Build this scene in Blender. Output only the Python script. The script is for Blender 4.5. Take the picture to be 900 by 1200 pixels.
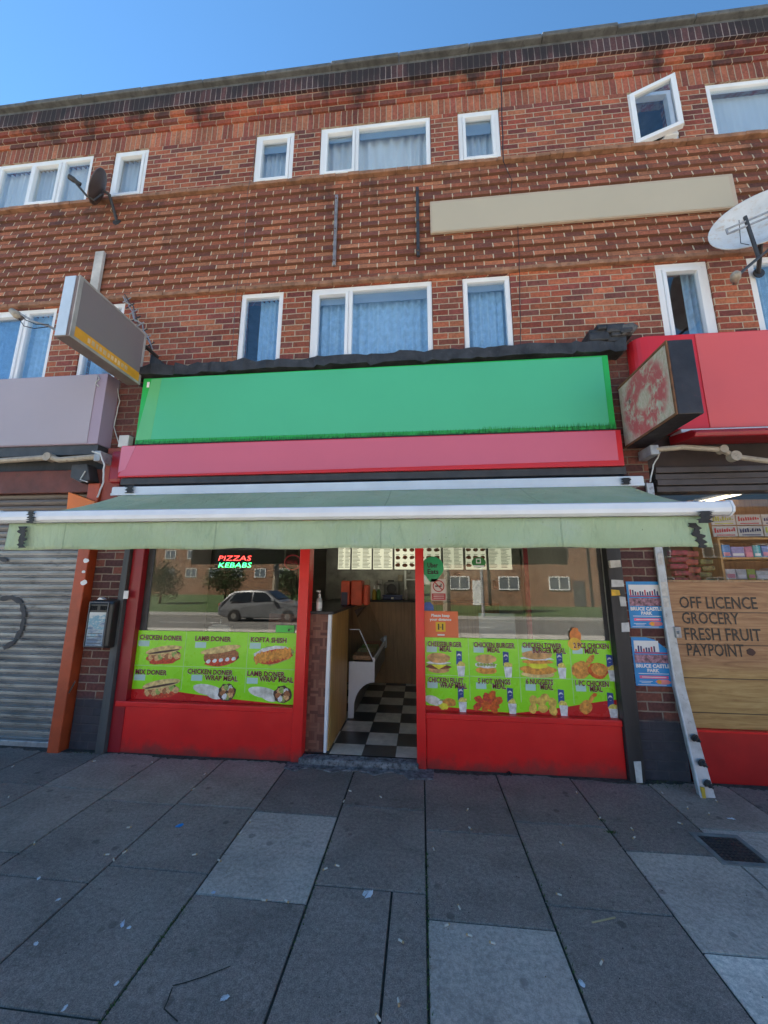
import bpy, math, random
from mathutils import Vector, Matrix
random.seed(7)
R = math.radians
S = bpy.context.scene
for o in list(bpy.data.objects): bpy.data.objects.remove(o)
COL = S.collection

# ------------------------------------------------------------------ camera, sky, sun
CAM_H, CAM_D, FPX = 1.581, 3.6, 436.23
AX_R = Vector((0.99522846, 0.0974245, 0.00536512))
AX_U = Vector((0.01285541, -0.18543274, 0.98257287))
AX_W = Vector((-0.09672153, 0.97781551, 0.18580037))
cd = bpy.data.cameras.new('camera'); cam = bpy.data.objects.new('camera', cd); COL.objects.link(cam)
M = Matrix((AX_R, AX_U, -AX_W)).transposed().to_4x4(); M.translation = Vector((0, -CAM_D, CAM_H))
cam.matrix_world = M
cd.sensor_fit = 'HORIZONTAL'; cd.sensor_width = 36; cd.lens = FPX/900*36; cd.clip_start = .05; cd.clip_end = 1500
S.camera = cam

SUN_EL, SUN_AZ = R(46), R(-60)       # behind the terrace and to the left
w = bpy.data.worlds.new('World'); S.world = w; w.use_nodes = True
nt = w.node_tree; bg = nt.nodes['Background']
sky = nt.nodes.new('ShaderNodeTexSky'); sky.sky_type = 'NISHITA'; sky.sun_disc = False
sky.sun_elevation = SUN_EL; sky.sun_rotation = SUN_AZ; sky.altitude = 200
sky.air_density = 0.75; sky.dust_density = 0.0; sky.ozone_density = 1.5
hs = nt.nodes.new('ShaderNodeHueSaturation'); hs.inputs['Saturation'].default_value = 1.16; hs.inputs['Value'].default_value = .95; hs.inputs['Hue'].default_value = .492
nt.links.new(sky.outputs[0], hs.inputs['Color']); nt.links.new(hs.outputs[0], bg.inputs[0]); bg.inputs[1].default_value = 0.05
sl = bpy.data.lights.new('sun', 'SUN'); so = bpy.data.objects.new('sun', sl); COL.objects.link(so)
sl.energy = 5.0; sl.angle = R(.5); sl.color = (1, .90, .76)
sdir = Vector((math.sin(SUN_AZ)*math.cos(SUN_EL), math.cos(SUN_AZ)*math.cos(SUN_EL), math.sin(SUN_EL)))
so.rotation_euler = sdir.to_track_quat('Z', 'Y').to_euler()
S.view_settings.view_transform = 'Standard'; S.view_settings.look = 'None'
S.view_settings.exposure = 2.68; S.view_settings.gamma = 1
S.render.resolution_x = 768; S.render.resolution_y = 1024
S.render.engine = 'CYCLES'
S.cycles.max_bounces = 8; S.cycles.transparent_max_bounces = 12

def ray(px, py): return AX_R*((px-450)/FPX) - AX_U*((py-600)/FPX) + AX_W
def at(px, py, Y=0.):
    d = ray(px, py); l = (Y+CAM_D)/d.y
    return (d.x*l, d.z*l+CAM_H)
def gnd(px, py, Z=0.):
    d = ray(px, py); l = (Z-CAM_H)/d.z
    return (d.x*l, d.y*l-CAM_D)

# ------------------------------------------------------------------ node helpers
class N:
    def __init__(s, name):
        s.m = bpy.data.materials.new(name); s.m.use_nodes = True; s.t = s.m.node_tree
        s.b = s.t.nodes['Principled BSDF']
        s.pos = s.t.nodes.new('ShaderNodeNewGeometry').outputs['Position']
    def _i(s, sock, v):
        if isinstance(v, (int, float)): sock.default_value = v
        elif isinstance(v, (tuple, list)):
            sock.default_value = tuple(v) if len(sock.default_value) == len(v) else tuple(v)+(1,)
        elif v is not None: s.t.links.new(v, sock)
    def math(s, op, a, b=None, c=None):
        n = s.t.nodes.new('ShaderNodeMath'); n.operation = op
        s._i(n.inputs[0], a); s._i(n.inputs[1], b); s._i(n.inputs[2], c); return n.outputs[0]
    def sep(s, v):
        n = s.t.nodes.new('ShaderNodeSeparateXYZ'); s._i(n.inputs[0], v); return n.outputs
    def comb(s, x, y, z=0.):
        n = s.t.nodes.new('ShaderNodeCombineXYZ'); s._i(n.inputs[0], x); s._i(n.inputs[1], y); s._i(n.inputs[2], z); return n.outputs[0]
    def scale(s, v, k):
        n = s.t.nodes.new('ShaderNodeVectorMath'); n.operation = 'MULTIPLY'; s._i(n.inputs[0], v); n.inputs[1].default_value = k; return n.outputs[0]
    def noise(s, sc, det=4, v=None, rough=.55, col=False, dist=0):
        n = s.t.nodes.new('ShaderNodeTexNoise'); n.inputs['Scale'].default_value = sc; n.inputs['Detail'].default_value = det
        n.inputs['Roughness'].default_value = rough; n.inputs['Distortion'].default_value = dist
        s._i(n.inputs['Vector'], v if v is not None else s.pos); return n.outputs[1 if col else 0]
    def white(s, v):
        n = s.t.nodes.new('ShaderNodeTexWhiteNoise'); n.noise_dimensions = '3D'; s._i(n.inputs['Vector'], v); return n.outputs[0]
    def ramp(s, f, stops, mode='LINEAR'):
        n = s.t.nodes.new('ShaderNodeValToRGB'); n.color_ramp.interpolation = mode; e = n.color_ramp.elements
        while len(e) < len(stops): e.new(.5)
        for el, (p, c) in zip(e, stops):
            el.position = p; el.color = (c, c, c, 1) if isinstance(c, (int, float)) else tuple(c)+(1,)
        s._i(n.inputs[0], f); return n.outputs[0]
    def step(s, f, a, b):
        n = s.t.nodes.new('ShaderNodeMapRange'); n.interpolation_type = 'SMOOTHSTEP'
        s._i(n.inputs[0], f); n.inputs[1].default_value = a; n.inputs[2].default_value = b; return n.outputs[0]
    def mix(s, f, a, b, mode='MIX'):
        n = s.t.nodes.new('ShaderNodeMix'); n.data_type = 'RGBA'; n.blend_type = mode
        s._i(n.inputs[0], f); s._i(n.inputs[6], a); s._i(n.inputs[7], b); return n.outputs[2]
    def bump(s, h, st=.5, d=.01):
        n = s.t.nodes.new('ShaderNodeBump'); n.inputs['Strength'].default_value = st; n.inputs['Distance'].default_value = d
        s._i(n.inputs['Height'], h); s.t.links.new(n.outputs[0], s.b.inputs['Normal'])
    def out(s, col=None, rough=None, metal=None):
        s._i(s.b.inputs['Base Color'], col); s._i(s.b.inputs['Roughness'], rough); s._i(s.b.inputs['Metallic'], metal); return s.m

def plain(name, c, rough=.5, var=.25, sc=6, bump=.0, metal=0., dirt=0., dirtc=(.03, .027, .022), streak=False, bsc=60):
    n = N(name); c = tuple(c)
    v = n.scale(n.pos, (1, 1, .15)) if streak else None
    f = n.noise(sc, 5, v)
    lo = tuple(x*(1-var) for x in c); hi = tuple(min(1, x*(1+var)) for x in c)
    col = n.ramp(f, [(.3, lo), (.7, hi)])
    if dirt:
        g = n.step(n.noise(sc*2.3, 8, v, .7), .62-dirt*.3, .8-dirt*.2)
        col = n.mix(n.math('MULTIPLY', g, min(1, dirt*1.6)), col, dirtc)
    if bump: n.bump(n.noise(bsc, 4), bump, .004)
    r = n.math('ADD', n.math('MULTIPLY', n.noise(sc*3, 3), .2), rough-.1)
    return n.out(col, r, metal)

def emit(name, c, st):
    n = N(name); n.b.inputs['Emission Color'].default_value = tuple(c)+(1,); n.b.inputs['Emission Strength'].default_value = st
    return n.out(tuple(c), .5)

def brick(name, pal, mortar, bw=.225, bh=.075, ms=.011, off=.5, mortar_h=None, soot=None, paint=None, bumpd=.006, seed=0., yk=1., z0=0., half=.0):
    n = N(name); x, y, z = n.sep(n.pos)
    wob = n.noise(9, 2); wob2 = n.noise(7, 2, n.scale(n.pos, (1.3, 1, 1.7)))
    u = n.math('DIVIDE', n.math('ADD', n.math('ADD', x, n.math('MULTIPLY', y, yk)), n.math('MULTIPLY', n.math('SUBTRACT', wob, .5), .012)), bw)
    v = n.math('DIVIDE', n.math('ADD', n.math('SUBTRACT', z, z0), n.math('MULTIPLY', n.math('SUBTRACT', wob2, .5), .009)), bh)
    row = n.math('FLOOR', v)
    sh = n.math('MULTIPLY', n.math('FLOORED_MODULO', row, 2.), off) if off else 0.
    # small row-by-row drift so the bond is not mechanical
    dr = n.math('MULTIPLY', n.white(n.comb(row, 3.3, seed)), .12) if off else 0.
    u2 = n.math('ADD', n.math('ADD', u, sh), dr)
    col = n.math('FLOOR', u2); fu = n.math('FRACT', u2); fv = n.math('FRACT', v)
    du = n.math('MULTIPLY', n.math('MINIMUM', fu, n.math('SUBTRACT', 1., fu)), bw)
    dv = n.math('MULTIPLY', n.math('MINIMUM', fv, n.math('SUBTRACT', 1., fv)), bh)
    rag = n.math('MULTIPLY', n.math('SUBTRACT', n.noise(55, 3), .5), .006)
    d = n.math('ADD', n.math('MINIMUM', du, dv), rag)
    mask = n.step(d, ms/2-.0015, ms/2+.0015)
    rnd = n.white(n.comb(col, row, 1.7+seed))
    k = len(pal)
    c = n.ramp(rnd, [(i/k, p) for i, p in enumerate(pal)], 'CONSTANT')
    rnd2 = n.white(n.comb(row, col, 8.1+seed))
    c = n.mix(1., c, n.ramp(rnd2, [(0, .72), (1, 1.25)]), 'MULTIPLY')
    c = n.mix(1., c, n.ramp(n.noise(38, 5), [(.25, .62), (.75, 1.3)]), 'MULTIPLY')
    big = n.noise(1.1, 4)
    c = n.mix(1., c, n.ramp(big, [(.3, .7), (.7, 1.15)]), 'MULTIPLY')
    mc = n.mix(n.noise(14, 4), tuple(q*.6 for q in mortar), mortar)
    if mortar_h: mc = n.mix(n.math('LESS_THAN', dv, n.math('SUBTRACT', du, .0)), mc, mortar_h)
    out = n.mix(mask, mc, c)
    if soot:                                   # (z0, z1, strength): weathering that runs down from the coping in streaks
        f = n.step(z, soot[0], soot[1])
        st = n.noise(3.5, 6, n.scale(n.pos, (1, 1, .3)), .65)
        f = n.math('MULTIPLY', n.step(n.math('ADD', st, n.math('MULTIPLY', f, .42)), .62, .86), soot[2])
        out = n.mix(f, out, (.018, .014, .013))
    if paint:                                  # painted plinth
        f = n.step(n.math('ADD', z, n.math('MULTIPLY', n.math('SUBTRACT', n.noise(6, 4), .5), .12)), paint+.03, paint-.03)
        pc = n.mix(n.noise(12, 6), (.022, .025, .032), (.065, .07, .085))
        out = n.mix(n.math('MULTIPLY', f, .93), out, pc)
    hgt = n.math('ADD', mask, n.math('MULTIPLY', n.noise(80, 5), .35))
    n.bump(hgt, .8, bumpd)
    return n.out(out, .85)

# ------------------------------------------------------------------ materials
BR = [(.34, .082, .042), (.30, .066, .038), (.40, .115, .055), (.22, .055, .042), (.19, .06, .045), (.37, .10, .048), (.29, .085, .05), (.42, .14, .068), (.31, .08, .043)]
DK = [(.15, .045, .032), (.12, .038, .03), (.19, .06, .038), (.09, .033, .03), (.15, .05, .035)]
PB = [(.15, .05, .036), (.12, .043, .036), (.18, .06, .04), (.10, .042, .04)]
MAT = {}
MAT['brick'] = brick('brick_stretcher', BR, (.54, .43, .30), soot=(6.6, 9.2, .5))
MAT['soldier'] = brick('brick_soldier', [(.34, .105, .055), (.30, .085, .048), (.38, .135, .07), (.26, .07, .045)], (.44, .34, .24), bw=.075, bh=4, ms=.011, off=0, soot=(7.2, 9.2, .75), seed=2, yk=0)
MAT['soldier_dark'] = brick('brick_soldier_sooty', [(.075, .034, .035), (.055, .03, .032), (.10, .04, .038), (.065, .03, .03)], (.36, .28, .25), bw=.075, bh=4, ms=.010, off=0, soot=(7.4, 8.7, .8), seed=5, yk=0)
MAT['corbel'] = brick('brick_corbel', BR[:4]+[(.18, .06, .045)], (.46, .36, .26), bh=.0825, z0=7.730, yk=0, soot=(7.2, 8.8, .8), seed=3)
MAT['band'] = brick('brick_band', [(.34, .10, .05), (.40, .135, .065), (.27, .08, .045), (.20, .065, .042), (.34, .11, .055), (.44, .17, .085)], (.74, .62, .43), bw=.225, ms=.013, mortar_h=(.16, .07, .042), seed=9, soot=(4.8, 9.2, .55), yk=0)
MAT['pier'] = brick('brick_pier', PB, (.34, .27, .2), paint=.46, seed=4)
MAT['pier_top'] = brick('brick_pier_top', DK, (.20, .15, .11), seed=6)
MAT['coping'] = plain('concrete_coping', (.11, .11, .11), .9, .35, 7, .7, dirt=.45, dirtc=(.045, .05, .05), bsc=25)
MAT['bitumen'] = plain('bitumen_flashing', (.032, .033, .036), .6, .6, 7, 1., dirt=.25, dirtc=(.14, .14, .14), bsc=22)
MAT['upvc'] = plain('white_upvc', (.80, .81, .82), .35, .06, 3, dirt=.08, dirtc=(.35, .33, .3), streak=True)
MAT['upvc2'] = plain('white_upvc_shop', (.78, .79, .80), .35, .08, 3)
MAT['curtain'] = plain('net_curtain', (.82, .81, .78), .9, .12, 7, streak=True)
MAT['blind'] = plain('pale_blind', (.70, .74, .77), .8, .05, 3)
MAT['lace'] = plain('lace_curtain', (.48, .68, .84), .9, .16, 14)
MAT['roomdark'] = plain('dark_room', (.07, .065, .06), .9)
MAT['red'] = plain('red_gloss_paint', (.62, .012, .012), .32, .12, 3, .06, dirt=.06, dirtc=(.2, .02, .02), bsc=12)
def red_mat():
    n = N('red_gloss_paint'); x, y, z = n.sep(n.pos)
    c = n.ramp(n.noise(3, 5), [(.3, (.72, .014, .014)), (.7, (.84, .020, .018))])
    low = n.step(n.math('ADD', z, n.math('MULTIPLY', n.math('SUBTRACT', n.noise(5, 6, None, .7), .5), .34)), .13, -.02)
    c = n.mix(n.math('MULTIPLY', low, .7), c, (.13, .055, .045))
    sc = n.step(n.noise(11, 8, n.scale(n.pos, (.7, 1, 2.2)), .78), .66, .74); c = n.mix(n.math('MULTIPLY', sc, .35), c, (.30, .06, .055))
    n.bump(n.noise(14, 4), .08, .004)
    return n.out(c, n.math('ADD', n.math('MULTIPLY', n.noise(9, 4), .3), .2))
MAT['red'] = red_mat()
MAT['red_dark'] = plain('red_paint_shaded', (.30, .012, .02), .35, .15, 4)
MAT['menu_green'] = plain('menu_green_print', (.30, .80, .015), .28, .06, 2)
MAT['menu_red'] = plain('menu_red_print', (.58, .014, .016), .28, .06, 2)
MAT['menu_line'] = plain('menu_pale_line', (.45, .75, .3), .4, .05)
MAT['maroon'] = plain('maroon_print', (.17, .006, .02), .4, .1)
MAT['patch'] = plain('price_patch_print', (.45, .68, .62), .4, .05)
MAT['white'] = plain('white_print', (.78, .78, .76), .5, .05)
MAT['black'] = plain('black_print', (.012, .012, .013), .4, .2)
MAT['blackboard'] = plain('black_painted_board', (.028, .027, .028), .5, .5, 8, .3, dirt=.25, dirtc=(.10, .09, .085), streak=True)
MAT['greyboard'] = plain('grey_painted_board', (.075, .08, .082), .6, .3, 8, .3, dirt=.4, dirtc=(.02, .02, .02), streak=True)
MAT['alu'] = plain('dull_aluminium', (.28, .28, .27), .4, .2, 9, metal=.6)
MAT['silver'] = plain('shutter_guide_metal', (.42, .46, .48), .42, .2, 9, .15, metal=.35, dirt=.35, dirtc=(.09, .06, .045))
MAT['galv'] = plain('galvanised_metal', (.36, .37, .38), .5, .25, 14, .2, metal=.5, dirt=.25)
MAT['darkmetal'] = plain('dark_metal', (.04, .04, .042), .5, .3, 9, .2)
MAT['rust'] = plain('rust_metal', (.16, .07, .03), .8, .4, 12, .4)
MAT['orange'] = plain('orange_painted_post', (.42, .065, .018), .45, .2, 5, .25, dirt=.25, dirtc=(.09, .025, .02))
MAT['orange_bright'] = plain('bright_orange_plastic', (.75, .17, .012), .4, .08)
MAT['brownred'] = plain('red_brown_board', (.13, .035, .025), .6, .3, 5, .3, dirt=.3)
MAT['mauve'] = plain('mauve_sign_panel', (.38, .33, .36), .45, .03, 1)
MAT['mauve_edge'] = plain('mauve_sign_edge', (.34, .26, .32), .45, .05, 1)
MAT['sgreen'] = plain('green_sign_panel', (.075, .47, .24), .45, .03, 1)
MAT['sgreen_rim'] = plain('green_sign_rim', (.02, .42, .075), .4, .06, 2)
MAT['sgreen_pale'] = plain('green_sign_pale_flash', (.12, .47, .19), .4, .05, 2)
MAT['grass'] = plain('grass_print', (.02, .26, .05), .5, .5, 30)
MAT['pink'] = plain('pink_sign_panel', (.60, .125, .19), .45, .03, 1)
MAT['pink_pale'] = plain('pink_sign_pale_flash', (.62, .18, .26), .45, .05, 1)
MAT['red_rim'] = plain('red_sign_rim', (.6, .02, .03), .4, .08, 2)
MAT['coral'] = plain('coral_sign_panel', (.68, .105, .10), .45, .03, 1)
MAT['tan'] = plain('tan_banner_panel', (.50, .43, .31), .55, .03, 1)
MAT['tan_edge'] = plain('tan_banner_edge', (.48, .38, .28), .55, .1, 4)
MAT['taupe'] = plain('taupe_sign_face', (.25, .205, .20), .45, .03, 1)
MAT['yellow'] = plain('yellow_sign_strip', (.80, .36, .03), .5, .12, 8, dirt=.1, dirtc=(.8, .25, .04))
MAT['paleblue_plastic'] = plain('pale_light_box', (.50, .60, .70), .35, .08, 4, dirt=.08)
MAT['undersign'] = plain('sign_underside', (.17, .13, .12), .6, .2, 6)
MAT['fabric'] = None
def fabric(name='awning_fabric', k=(1, 1, 1)):
    n = N(name)
    c = n.ramp(n.noise(1.6, 6, None, .6), [(.3, (.29, .39, .24)), (.7, (.40, .51, .34))])
    x, y, z = n.sep(n.pos)
    g = n.step(n.noise(4, 8, n.scale(n.pos, (1, 1, .35)), .72, dist=1.), .54, .76)
    c = n.mix(n.math('MULTIPLY', g, .42), c, (.13, .19, .12))
    g = n.step(n.noise(2.2, 6, None, .7, dist=1.5), .5, .7); c = n.mix(n.math('MULTIPLY', g, .3), c, (.38, .47, .42))
    fx = n.math('FRACT', n.math('DIVIDE', n.math('ADD', x, 10.3), 1.18)); seam = n.step(n.math('ABSOLUTE', n.math('SUBTRACT', fx, .5)), .006, .002)
    c = n.mix(n.math('MULTIPLY', seam, .35), c, (.15, .21, .14))
    sp = n.step(n.noise(38, 2), .74, .78); c = n.mix(n.math('MULTIPLY', sp, .6), c, (.06, .07, .05)); c = n.mix(1., c, k, 'MULTIPLY')
    n.bump(n.math('ADD', n.noise(5, 5, n.scale(n.pos, (1.6, 1, .6)), .6, dist=1.2), n.math('MULTIPLY', seam, .2)), .6, .05)
    n.b.inputs['Subsurface Weight'].default_value = 0
    return n.out(c, .8)
MAT['fabric'] = fabric(); MAT['canopy'] = fabric('sky_lit_canopy', (1.5, 1.22, 1.05))  # same fabric, colour lightened to paint in skylight on the sloping top
MAT['tape'] = plain('black_tar_tape', (.010, .010, .011), .55, .5, 20, 1., dirt=.1, dirtc=(.15, .15, .15), bsc=35)
MAT['awnmetal'] = plain('white_awning_metal', (.68, .72, .76), .35, .06, 5, dirt=.1, dirtc=(.3, .3, .3))
MAT['beige'] = plain('beige_arm_metal', (.36, .31, .24), .5, .2, 8, dirt=.35)
MAT['cable_w'] = plain('white_cable', (.55, .55, .52), .5, .1)
MAT['cable_b'] = plain('black_cable', (.015, .015, .016), .5, .1)
MAT['dish'] = plain('white_dish_paint', (.72, .70, .66), .5, .12, 5, .1, dirt=.4, dirtc=(.50, .30, .12))
MAT['dish_dark'] = plain('grey_dish_paint', (.10, .085, .085), .5, .2, 5, .1)

def ground_mat(name, a, b, speck=.25, stain=.4):
    n = N(name)
    c = n.mix(n.noise(2.2, 5), a, b)
    sp = n.noise(190, 3, None, .8); c = n.mix(1., c, n.ramp(sp, [(.33, 1-speck*1.6), (.5, 1.), (.68, 1+speck*2.6)]), 'MULTIPLY')
    sp2 = n.noise(45, 4, None, .7); c = n.mix(1., c, n.ramp(sp2, [(.35, .75), (.65, 1.2)]), 'MULTIPLY')
    g = n.step(n.noise(6.5, 5, None, .6), .60, .74); c = n.mix(n.math('MULTIPLY', g, stain), c, tuple(q*.35 for q in a))
    vo = n.t.nodes.new('ShaderNodeTexVoronoi'); vo.inputs['Scale'].default_value = 7.5; n._i(vo.inputs['Vector'], n.pos)
    gum = n.step(vo.outputs[0], .19, .12); c = n.mix(n.math('MULTIPLY', gum, n.math('MULTIPLY', n.step(n.noise(2.7, 2), .48, .6), .6)), c, tuple(q*.4 for q in a))
    wr = n.noise(1.7, 7, n.scale(n.pos, (1, 1.6, 1)), .68, dist=.7); c = n.mix(1., c, n.ramp(wr, [(.3, .72), (.5, 1.), (.72, 1.22)]), 'MULTIPLY')
    n.bump(n.math('ADD', sp, n.math('MULTIPLY', sp2, .6)), .35, .004)
    return n.out(c, .78)
MAT['slab_d'] = ground_mat('dark_paving_slab', (.225, .178, .148), (.31, .25, .212), .24)
MAT['slab_d2'] = ground_mat('darker_paving_slab', (.178, .142, .12), (.255, .208, .178), .24)
MAT['slab_l'] = ground_mat('pale_paving_slab', (.42, .35, .295), (.52, .445, .38), .10, .5)
MAT['slab_ll'] = ground_mat('white_paving_slab', (.70, .61, .52), (.78, .70, .61), .10, .6)
MAT['slab_w'] = ground_mat('brown_paving_slab', (.28, .22, .18), (.36, .29, .24), .14)
MAT['grout'] = plain('joint_dirt', (.035, .037, .03), .95, .6, 18, .8, dirt=.3, dirtc=(.03, .05, .012))
MAT['cement'] = plain('rough_cement', (.19, .19, .195), .9, .6, 14, 1., dirt=.6, dirtc=(.035, .035, .036), bsc=50)
MAT['asphalt'] = plain('asphalt', (.13, .127, .12), .9, .25, 4, .6, bsc=90)
MAT['verge'] = plain('grass_verge', (.045, .085, .02), .95, .5, 14, .8)
MAT['kerb'] = plain('kerb_stone', (.24, .235, .22), .85, .25, 8, .3)
MAT['roadpaint'] = plain('road_paint', (.7, .7, .68), .7, .15, 20)

def glass(name, tint=(1, 1, 1), refl=1.5, boost=1.):
    n = N(name); t = n.t
    t.nodes.remove(n.b)
    gl = t.nodes.new('ShaderNodeBsdfGlossy'); gl.inputs['Roughness'].default_value = .0
    tr = t.nodes.new('ShaderNodeBsdfTransparent'); tr.inputs[0].default_value = tuple(tint)+(1,)
    lw = t.nodes.new('ShaderNodeLayerWeight'); lw.inputs[0].default_value = .5; f0 = .042*boost
    mx = t.nodes.new('ShaderNodeMixShader')
    f = n.math('ADD', n.math('MULTIPLY', n.math('POWER', lw.outputs['Facing'], 5.), 1-f0), f0)
    t.links.new(f, mx.inputs[0]); t.links.new(tr.outputs[0], mx.inputs[1]); t.links.new(gl.outputs[0], mx.inputs[2])
    t.links.new(mx.outputs[0], t.nodes['Material Output'].inputs[0]); return n.m
MAT['shopglass'] = glass('shop_window_glass', (.86, .88, .87), 1.52, 2.0)
MAT['glass'] = glass('house_window_glass', (.90, .94, .97), 1.52, 2.6)
MAT['fridgeglass'] = glass('fridge_glass', (.75, .78, .77), 1.5, 1.4)

# ------------------------------------------------------------------ mesh helpers
class MB:
    def __init__(s): s.v = []; s.f = []; s.mi = []; s.cur = 0
    def face(s, pts, mi=None):
        i = len(s.v); s.v += [tuple(p) for p in pts]; s.f.append(tuple(range(i, i+len(pts)))); s.mi.append(s.cur if mi is None else mi)
    def box(s, x0, x1, y0, y1, z0, z1, mi=None):
        if x0 > x1: x0, x1 = x1, x0
        if y0 > y1: y0, y1 = y1, y0
        if z0 > z1: z0, z1 = z1, z0
        i = len(s.v)
        s.v += [(x0, y0, z0), (x1, y0, z0), (x1, y1, z0), (x0, y1, z0), (x0, y0, z1), (x1, y0, z1), (x1, y1, z1), (x0, y1, z1)]
        for q in ((0, 3, 2, 1), (4, 5, 6, 7), (0, 1, 5, 4), (1, 2, 6, 5), (2, 3, 7, 6), (3, 0, 4, 7)):
            s.f.append(tuple(i+k for k in q)); s.mi.append(s.cur if mi is None else mi)
        return s
    def prism(s, pts, d0, d1, axis='y', mi=None):
        """pts 2D outline extruded between d0 and d1 along axis (x: (y,z), y: (x,z), z: (x,y))"""
        m = s.cur if mi is None else mi; n = len(pts); i = len(s.v)
        def P(a, b, d): return {'x': (d, a, b), 'y': (a, d, b), 'z': (a, b, d)}[axis]
        s.v += [P(a, b, d0) for a, b in pts] + [P(a, b, d1) for a, b in pts]
        s.f.append(tuple(range(i, i+n))); s.f.append(tuple(range(i+2*n-1, i+n-1, -1))); s.mi += [m, m]
        for k in range(n):
            k2 = (k+1) % n; s.f.append((i+k, i+n+k, i+n+k2, i+k2)); s.mi.append(m)
        return s
    def tube(s, pts, r, seg=8, mi=None, caps=True):
        m = s.cur if mi is None else mi; P = [Vector(p) for p in pts]; rs = r if isinstance(r, (list, tuple)) else [r]*len(P)
        rings = []; ref = None
        for k, p in enumerate(P):
            t = (P[min(k+1, len(P)-1)]-P[max(k-1, 0)]).normalized()
            if ref is None:
                ref = Vector((0, 0, 1)) if abs(t.z) < .9 else Vector((1, 0, 0))
            a = (ref - t*ref.dot(t)).normalized(); b = t.cross(a); ref = a
            i = len(s.v); rings.append(i)
            for j in range(seg):
                an = 2*math.pi*j/seg; s.v.append(tuple(p+a*math.cos(an)*rs[k]+b*math.sin(an)*rs[k]))
        for k in range(len(P)-1):
            for j in range(seg):
                j2 = (j+1) % seg; s.f.append((rings[k]+j, rings[k]+j2, rings[k+1]+j2, rings[k+1]+j)); s.mi.append(m)
        if caps:
            s.f.append(tuple(rings[0]+j for j in reversed(range(seg)))); s.f.append(tuple(rings[-1]+j for j in range(seg))); s.mi += [m, m]
        return s
    def lathe(s, prof, c, axis=(0, 0, 1), seg=20, mi=None):
        """prof: list of (r, h) along axis from centre c"""
        m = s.cur if mi is None else mi; ax = Vector(axis).normalized(); ref = Vector((0, 0, 1)) if abs(ax.z) < .9 else Vector((1, 0, 0))
        a = (ref-ax*ref.dot(ax)).normalized(); b = ax.cross(a); rings = []
        for r_, h_ in prof:
            rings.append(len(s.v))
            for j in range(seg):
                an = 2*math.pi*j/seg; s.v.append(tuple(Vector(c)+ax*h_+a*math.cos(an)*r_+b*math.sin(an)*r_))
        for k in range(len(prof)-1):
            for j in range(seg):
                j2 = (j+1) % seg; s.f.append((rings[k]+j, rings[k]+j2, rings[k+1]+j2, rings[k+1]+j)); s.mi.append(m)
        s.f.append(tuple(rings[0]+j for j in reversed(range(seg)))); s.f.append(tuple(rings[-1]+j for j in range(seg))); s.mi += [m, m]
        return s
    def poly(s, pts, Y, th=.0, mi=None):
        """flat outline in the XZ plane facing the street"""
        if th: return s.prism(pts, Y, Y+th, 'y', mi)
        s.face([(a, Y, b) for a, b in pts], mi); return s
    def blob(s, cx, cz, rx, rz, Y, rot=0, jit=.08, n=16, mi=None):
        c_, s_ = math.cos(rot), math.sin(rot); pts = []
        for k in range(n):
            a = 2*math.pi*k/n; q = 1+random.uniform(-jit, jit); X, Z = rx*q*math.cos(a), rz*q*math.sin(a)
            pts.append((cx+X*c_-Z*s_, cz+X*s_+Z*c_))
        s.poly(pts, Y, 0, mi); return s
    def build(s, name, mats, parent=None, bevel=0, smooth=False, label=None, fix=True):
        me = bpy.data.meshes.new(name); me.from_pydata(s.v, [], s.f)
        if not isinstance(mats, (list, tuple)): mats = [mats]
        for m in mats: me.materials.append(MAT[m] if isinstance(m, str) else m)
        me.polygons.foreach_set('material_index', s.mi)
        if smooth: me.polygons.foreach_set('use_smooth', [True]*len(s.f))
        me.update()
        o = bpy.data.objects.new(name, me); COL.objects.link(o)
        if parent: attach(o, parent)
        if bevel:
            b = o.modifiers.new('bevel', 'BEVEL'); b.width = bevel; b.segments = 2; b.limit_method = 'ANGLE'; b.angle_limit = R(40)
        if label: o['label'] = label
        return o
def world_loc(o):
    v = Vector(o.location)
    if o.parent: v = v + world_inv(o)
    return v
def origin(o):                                  # world position of an unrotated object
    v = Vector(o.location) + Vector(o.matrix_parent_inverse.translation)
    return v + origin(o.parent) if o.parent else v
def attach(o, parent):
    o.parent = parent; o.matrix_parent_inverse = Matrix.Translation(-origin(parent))
def tag(o, label, cat, group=None, kind=None):
    if label: o['label'] = label
    if cat: o['category'] = cat
    if group: o['group'] = group
    if kind: o['kind'] = kind
    return o
def thing(name, label, cat, loc=(0, 0, 0), group=None):
    o = bpy.data.objects.new(name, None); COL.objects.link(o); o.location = loc; o.empty_display_size = .1
    return tag(o, label, cat, group)
def kids(o): return [c for c in bpy.data.objects if c.parent == o]
def copy_tree(o, parent=None):
    c = o.copy(); COL.objects.link(c)
    if parent: c.parent = parent
    for ch in kids(o): copy_tree(ch, c)
    return c

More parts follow.
